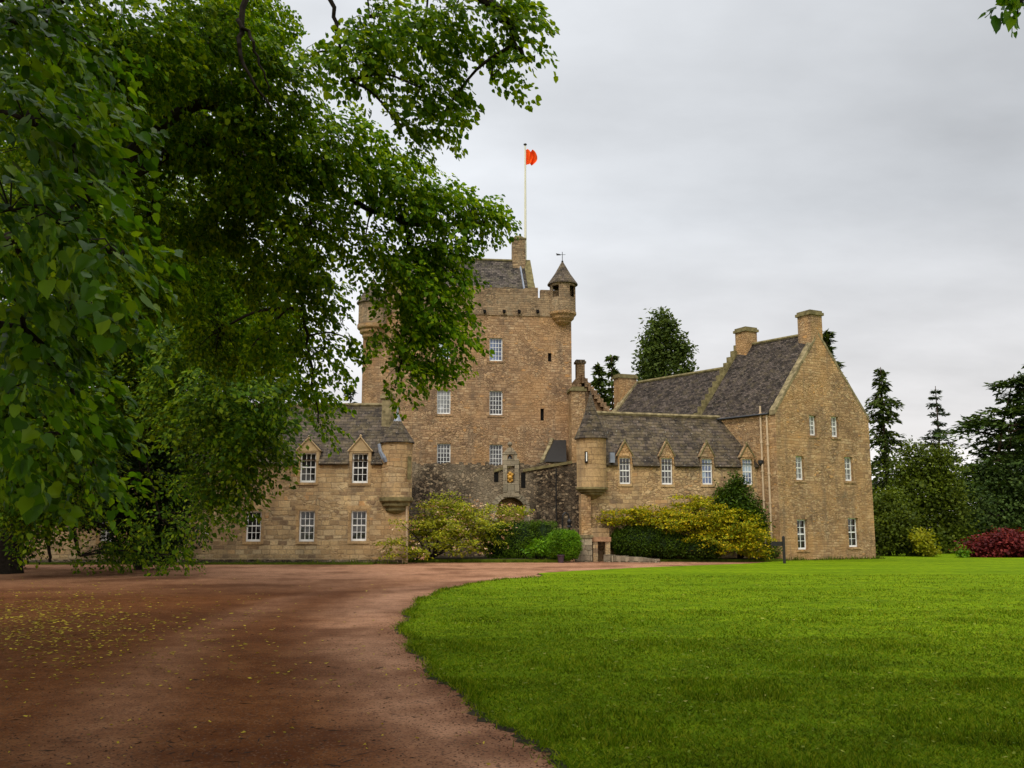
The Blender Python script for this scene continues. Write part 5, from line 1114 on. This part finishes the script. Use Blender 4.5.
# conifers and background trees
def conifer(name, label, px, ytop, Y, halfw, mat, zbase=None, nb=26, droop=.25, gap=.0, prof=None, size=.4, dens=9, lift=.15, bark='bark2', group=None, zfrom=.08, lean=0, fat=.3):
    b0 = P(px, 530, Y); zt = P(px, ytop, Y).z; base = (b0.x, Y, 0); T = thing(name, label, 'tree', base, group)
    top = Vector((b0.x + lean, Y, zt)); limb('trunk', [Vector(base) - Vector((0, 0, .2)), Vector((b0.x, Y, zt * .5)), top], .012 * zt + .08, .03, T, bark)
    rad = halfw * Y / FPX; V, D, Nn = [], [], []; m = MB(); lv = int(zt * (1 - zfrom) / max(.25, zt / nb)); 
    for i in range(lv):
        f = zfrom + (1 - zfrom) * (i + random.random() * .6) / lv; z = zt * f; rr = rad * (prof(f) if prof else (1 - f) ** .8 + .03)
        for k in range(random.randint(4, 7)):
            if random.random() < gap: continue
            a = random.uniform(0, 6.28); ln = rr * random.uniform(.6, 1.12); 
            n_ = max(3, int(ln * dens)); s = np.linspace(.12, 1, n_)
            x = b0.x + lean * f + np.cos(a) * ln * s; y = Y + np.sin(a) * ln * s; zz = z + lift * ln * np.sin(s * 2.2) - droop * ln * s ** 2
            wdt = (fat * ln + .1) * np.sin(np.clip(s * 2.6, 0, 2.9)) ; per = 7
            for q in range(per):
                o = rng.normal(0, 1, n_) * wdt * .5; V.append(np.stack([x - np.sin(a) * o, y + np.cos(a) * o, zz + rng.normal(0, .07, n_) * (1 + ln * .3) - np.abs(o) * .15], 1))
                D.append(np.stack([np.cos(a) + rng.normal(0, .5, n_), np.sin(a) + rng.normal(0, .5, n_), rng.normal(-droop, .3, n_)], 1)); Nn.append(np.stack([rng.normal(0, .4, n_), rng.normal(0, .4, n_), np.ones(n_)], 1))
            if ln > .5: m.tube([(b0.x + lean * f, Y, z), (x[n_ // 2], y[n_ // 2], zz[n_ // 2]), (x[-1], y[-1], zz[-1])], [.03 + .015 * ln, .02 + .008 * ln, .01], 4, False)
    m.build('branches', M[bark], T, uvs=False)
    V, D, Nn = map(np.concatenate, (V, D, Nn)); Rm = frames(D, Nn); sz = size * rng.uniform(.6, 1.3, len(V))
    v = V[:, None, :] + np.einsum('nij,nvj->nvi', Rm, (LEAF4 * np.array([1.3, .9, 1]))[None] * sz[:, None, None])
    mesh_np('crown', v, F4, 0, mat, T); return T

conifer('fir_tree', 'left of two small firs peeping over the rear gable', 601, 364, 95, 20, CONI, nb=34, size=.5, dens=4, group='firs behind the rear gable', zfrom=.3)
conifer('fir_tree', 'right and taller of two small firs peeping over the rear gable', 614.5, 355, 98, 22, CONI, nb=34, size=.5, dens=4, group='firs behind the rear gable', zfrom=.3)
conifer('fir_tree', 'narrow conifer peeping out behind the right slope of the gabled house', 836, 330, 82, 30, CONI, nb=40, size=.5, dens=4, prof=lambda f: (1 - f) ** .75 + .03, zfrom=.3)
conifer('redwood_tree', 'tall narrow conifer right of the gabled house', 890, 367, 84, 26, CONI, nb=46, size=.36, dens=4.5, droop=.35, lift=.1, gap=.34, prof=lambda f: max(.12, min(1, (1.03 - f) * 3.4) * (.70 + .30 * math.sin(f * 9) * math.sin(f * 41))), zfrom=.15, fat=.26)
conifer('spruce_tree', 'thin sparse spruce with drooping branches between conifer and cedar', 945, 386, 96, 38, CONB, nb=24, size=.30, dens=6, droop=.12, lift=.10, gap=.15, zfrom=.25, fat=.2, prof=lambda f: (1 - f) ** .9 + .03)
conifer('cedar_tree', 'big dark cedar with tiered level branches at the right edge', 1003, 374, 74, 74, CEDAR, nb=24, size=.40, dens=6, droop=.05, lift=.2, gap=.1, prof=lambda f: (.70 + .30 * math.sin(f * 21)) * min(1, (1.10 - f) * 1.9), zfrom=.06, fat=.6, lean=1.8)
conifer('cedar_tree', 'cedar cut off by the right edge of the picture', 1052, 360, 80, 50, CEDAR, nb=20, size=.45, dens=4, droop=.0, lift=.16, gap=.1, prof=lambda f: min(1, (1.1 - f) * 1.5), zfrom=.1, fat=.45)
conifer('larch_tree', 'left of two pale conifers seen through the gap beside the tower', 277, 335, 78, 30, CONB, nb=26, size=.36, dens=4, gap=.2, zfrom=.3, group='conifers behind the left wing')
conifer('larch_tree', 'right of two pale conifers seen through the gap beside the tower', 347, 385, 84, 24, CONB, nb=24, size=.36, dens=4, gap=.2, zfrom=.3, group='conifers behind the left wing')

def broadleaf(name, label, px, Y, lobes, n, mat, size=.3, per=26, spread=.5, group=None, **kw):
    b0 = P(px, 530, Y); base = (b0.x, Y, 0); T = thing(name, label, 'tree', base, group); c = Vector(np.mean([l[0] for l in lobes], 0)); limb('trunk', [Vector(base) - Vector((0, 0, .2)), Vector((b0.x, Y, c.z * .5)), c], .22, .08, T)
    for l in lobes: m = MB(); m.tube([Vector((b0.x, Y, c.z * .6)), (Vector(l[0]) + c) / 2, l[0]], [.12, .08, .03], 5, False); m.build('branch', M['bark'], T, uvs=False)
    clump_mesh('crown', lobes, n, per, spread, size, mat, T, **kw); return T
broadleaf('redwood_tree', 'broad dark conifer standing alone above the rear slate roofs', 663, 100, [S_(659, 322, 9, 10, 100), S_(668, 330, 12, 12, 100), S_(653, 338, 12, 14, 100), S_(664, 350, 18, 16, 100), S_(677, 352, 12, 18, 100), S_(650, 362, 13, 16, 100), S_(668, 374, 24, 16, 100), S_(646, 384, 10, 14, 100), S_(686, 376, 8, 12, 100), S_(660, 400, 28, 20, 100), S_(664, 440, 28, 30, 100)], 620, CONI, size=.34, per=26, spread=.42, flat=.8, elong=1.4)
broadleaf('shade_foliage', 'added dark foliage standing for the shadow beneath the spreading lime', 140, 41, [S_(150, 450, 44, 34, 41), S_(100, 455, 40, 34, 42), S_(175, 480, 34, 34, 41), S_(130, 500, 44, 34, 41), S_(170, 530, 26, 24, 41), S_(150, 548, 30, 14, 41), S_(120, 545, 18, 12, 41, .6), S_(55, 480, 36, 30, 42, .9), S_(95, 515, 26, 16, 42, .8), S_(10, 490, 30, 40, 42, .9), S_(14, 540, 20, 24, 42, .8), S_(75, 512, 26, 14, 42, .8)], 1700, SHADE_LEAF, size=.16, spread=.32, bottom=.05)  # added foliage, put in to darken the space below the boughs
broadleaf('oak_tree', 'rounded olive green tree between the tall conifer and the cedar', 925, 70, [S_(915, 465, 22, 22, 70), S_(938, 470, 22, 24, 70), S_(925, 500, 32, 30, 70), S_(950, 515, 16, 30, 69), S_(905, 510, 16, 30, 70), S_(935, 540, 26, 16, 69)], 620, BROAD, size=.24, per=30)
broadleaf('bushy_tree', 'dark green bushy tree against the right edge of the gabled house', 888, 63, [S_(888, 508, 16, 20, 63), S_(900, 530, 20, 22, 62), S_(884, 540, 16, 18, 62), S_(915, 545, 12, 14, 62)], 420, BROAD, size=.20, spread=.3)
broadleaf('yew_tree', 'dark spreading yew filling the space below the cedar', 990, 71, [S_(985, 478, 24, 18, 73, .7), S_(1015, 470, 22, 20, 73, .7), S_(975, 515, 22, 26, 71), S_(1000, 505, 26, 30, 72), S_(1028, 510, 24, 30, 72), S_(960, 535, 16, 18, 70)], 420, CEDAR, size=.26)
shrub('yellow_shrub', 'small yellow leaved shrub at the foot of the bushy tree', [S_(922, 540, 7, 11, 60, 1, .5), S_(927, 550, 6, 6, 60, .7, .5)], 80, 16, .22, .2, YELL)
shrub('maple_shrub', 'wide low maroon maple at the right edge of the lawn', [S_(985, 548, 20, 10, 59), S_(1005, 544, 22, 13, 59), S_(1022, 546, 18, 13, 59), S_(972, 553, 10, 5, 59, .5)], 330, 24, .28, .2, MAROON, flat=.5, up=.8)
shrub('fern_shrub', 'tiny light green plant between yellow shrub and maroon maple', [S_(963, 553, 6, 6, 58, 1, .4)], 30, 10, .12, .14, LIMEY)
b_lobes = [((x, random.uniform(112, 124), random.uniform(3, 5)), (random.uniform(5, 7), 4, random.uniform(5, 8)), 1) for x in range(38, 110, 6)]
kind(clump_mesh('distant_wood', b_lobes, 700, 26, .9, .6, CONI, None, bottom=.1), 'stuff')
b_lobes = [((x, random.uniform(84, 96), random.uniform(2, 3.5)), (random.uniform(5, 7), 4, random.uniform(2, 4)), 1) for x in range(-75, -22, 6)]
kind(clump_mesh('distant_wood', b_lobes, 420, 26, .9, .6, BROAD, None, bottom=.1), 'stuff')

def wall_weeds():
    B_, Nn = [], []
    for (x0, y0, x1, y1, k) in ((-29, 47.75, -5.2, 47.75, 1500), (14.6, 52.3, 21.3, 55.9, 600), (-7, 50.0, 2.5, 50.0, 500)):
        t = rng.random(k); g = .5 + .5 * np.sin(t * 90 + np.sin(t * 37) * 3)
        x = x0 + (x1 - x0) * t + rng.normal(0, .05, k); y = y0 + (y1 - y0) * t - np.abs(rng.normal(0, .10, k)); h = rng.uniform(.05, .24, k) * (.3 + g); a = rng.uniform(0, 6.28, k); w = rng.uniform(.012, .03, k)
        v = np.zeros((k, 3, 3)); v[:, 0] = np.stack([x - np.cos(a) * w, y - np.sin(a) * w, np.full(k, .02)], 1); v[:, 1] = np.stack([x + np.cos(a) * w, y + np.sin(a) * w, np.full(k, .02)], 1); v[:, 2] = np.stack([x + rng.normal(0, .05, k), y + rng.normal(0, .05, k), .04 + h], 1); B_.append(v)
    kind(mesh_np('wall_foot_weeds', np.concatenate(B_), [(0, 1, 2)], 3, leaf('weed_blade', (.030, .055, .004), (.07, .10, .006), (.14, .15, .012), .2, .7, 1.3)), 'stuff')
wall_weeds()
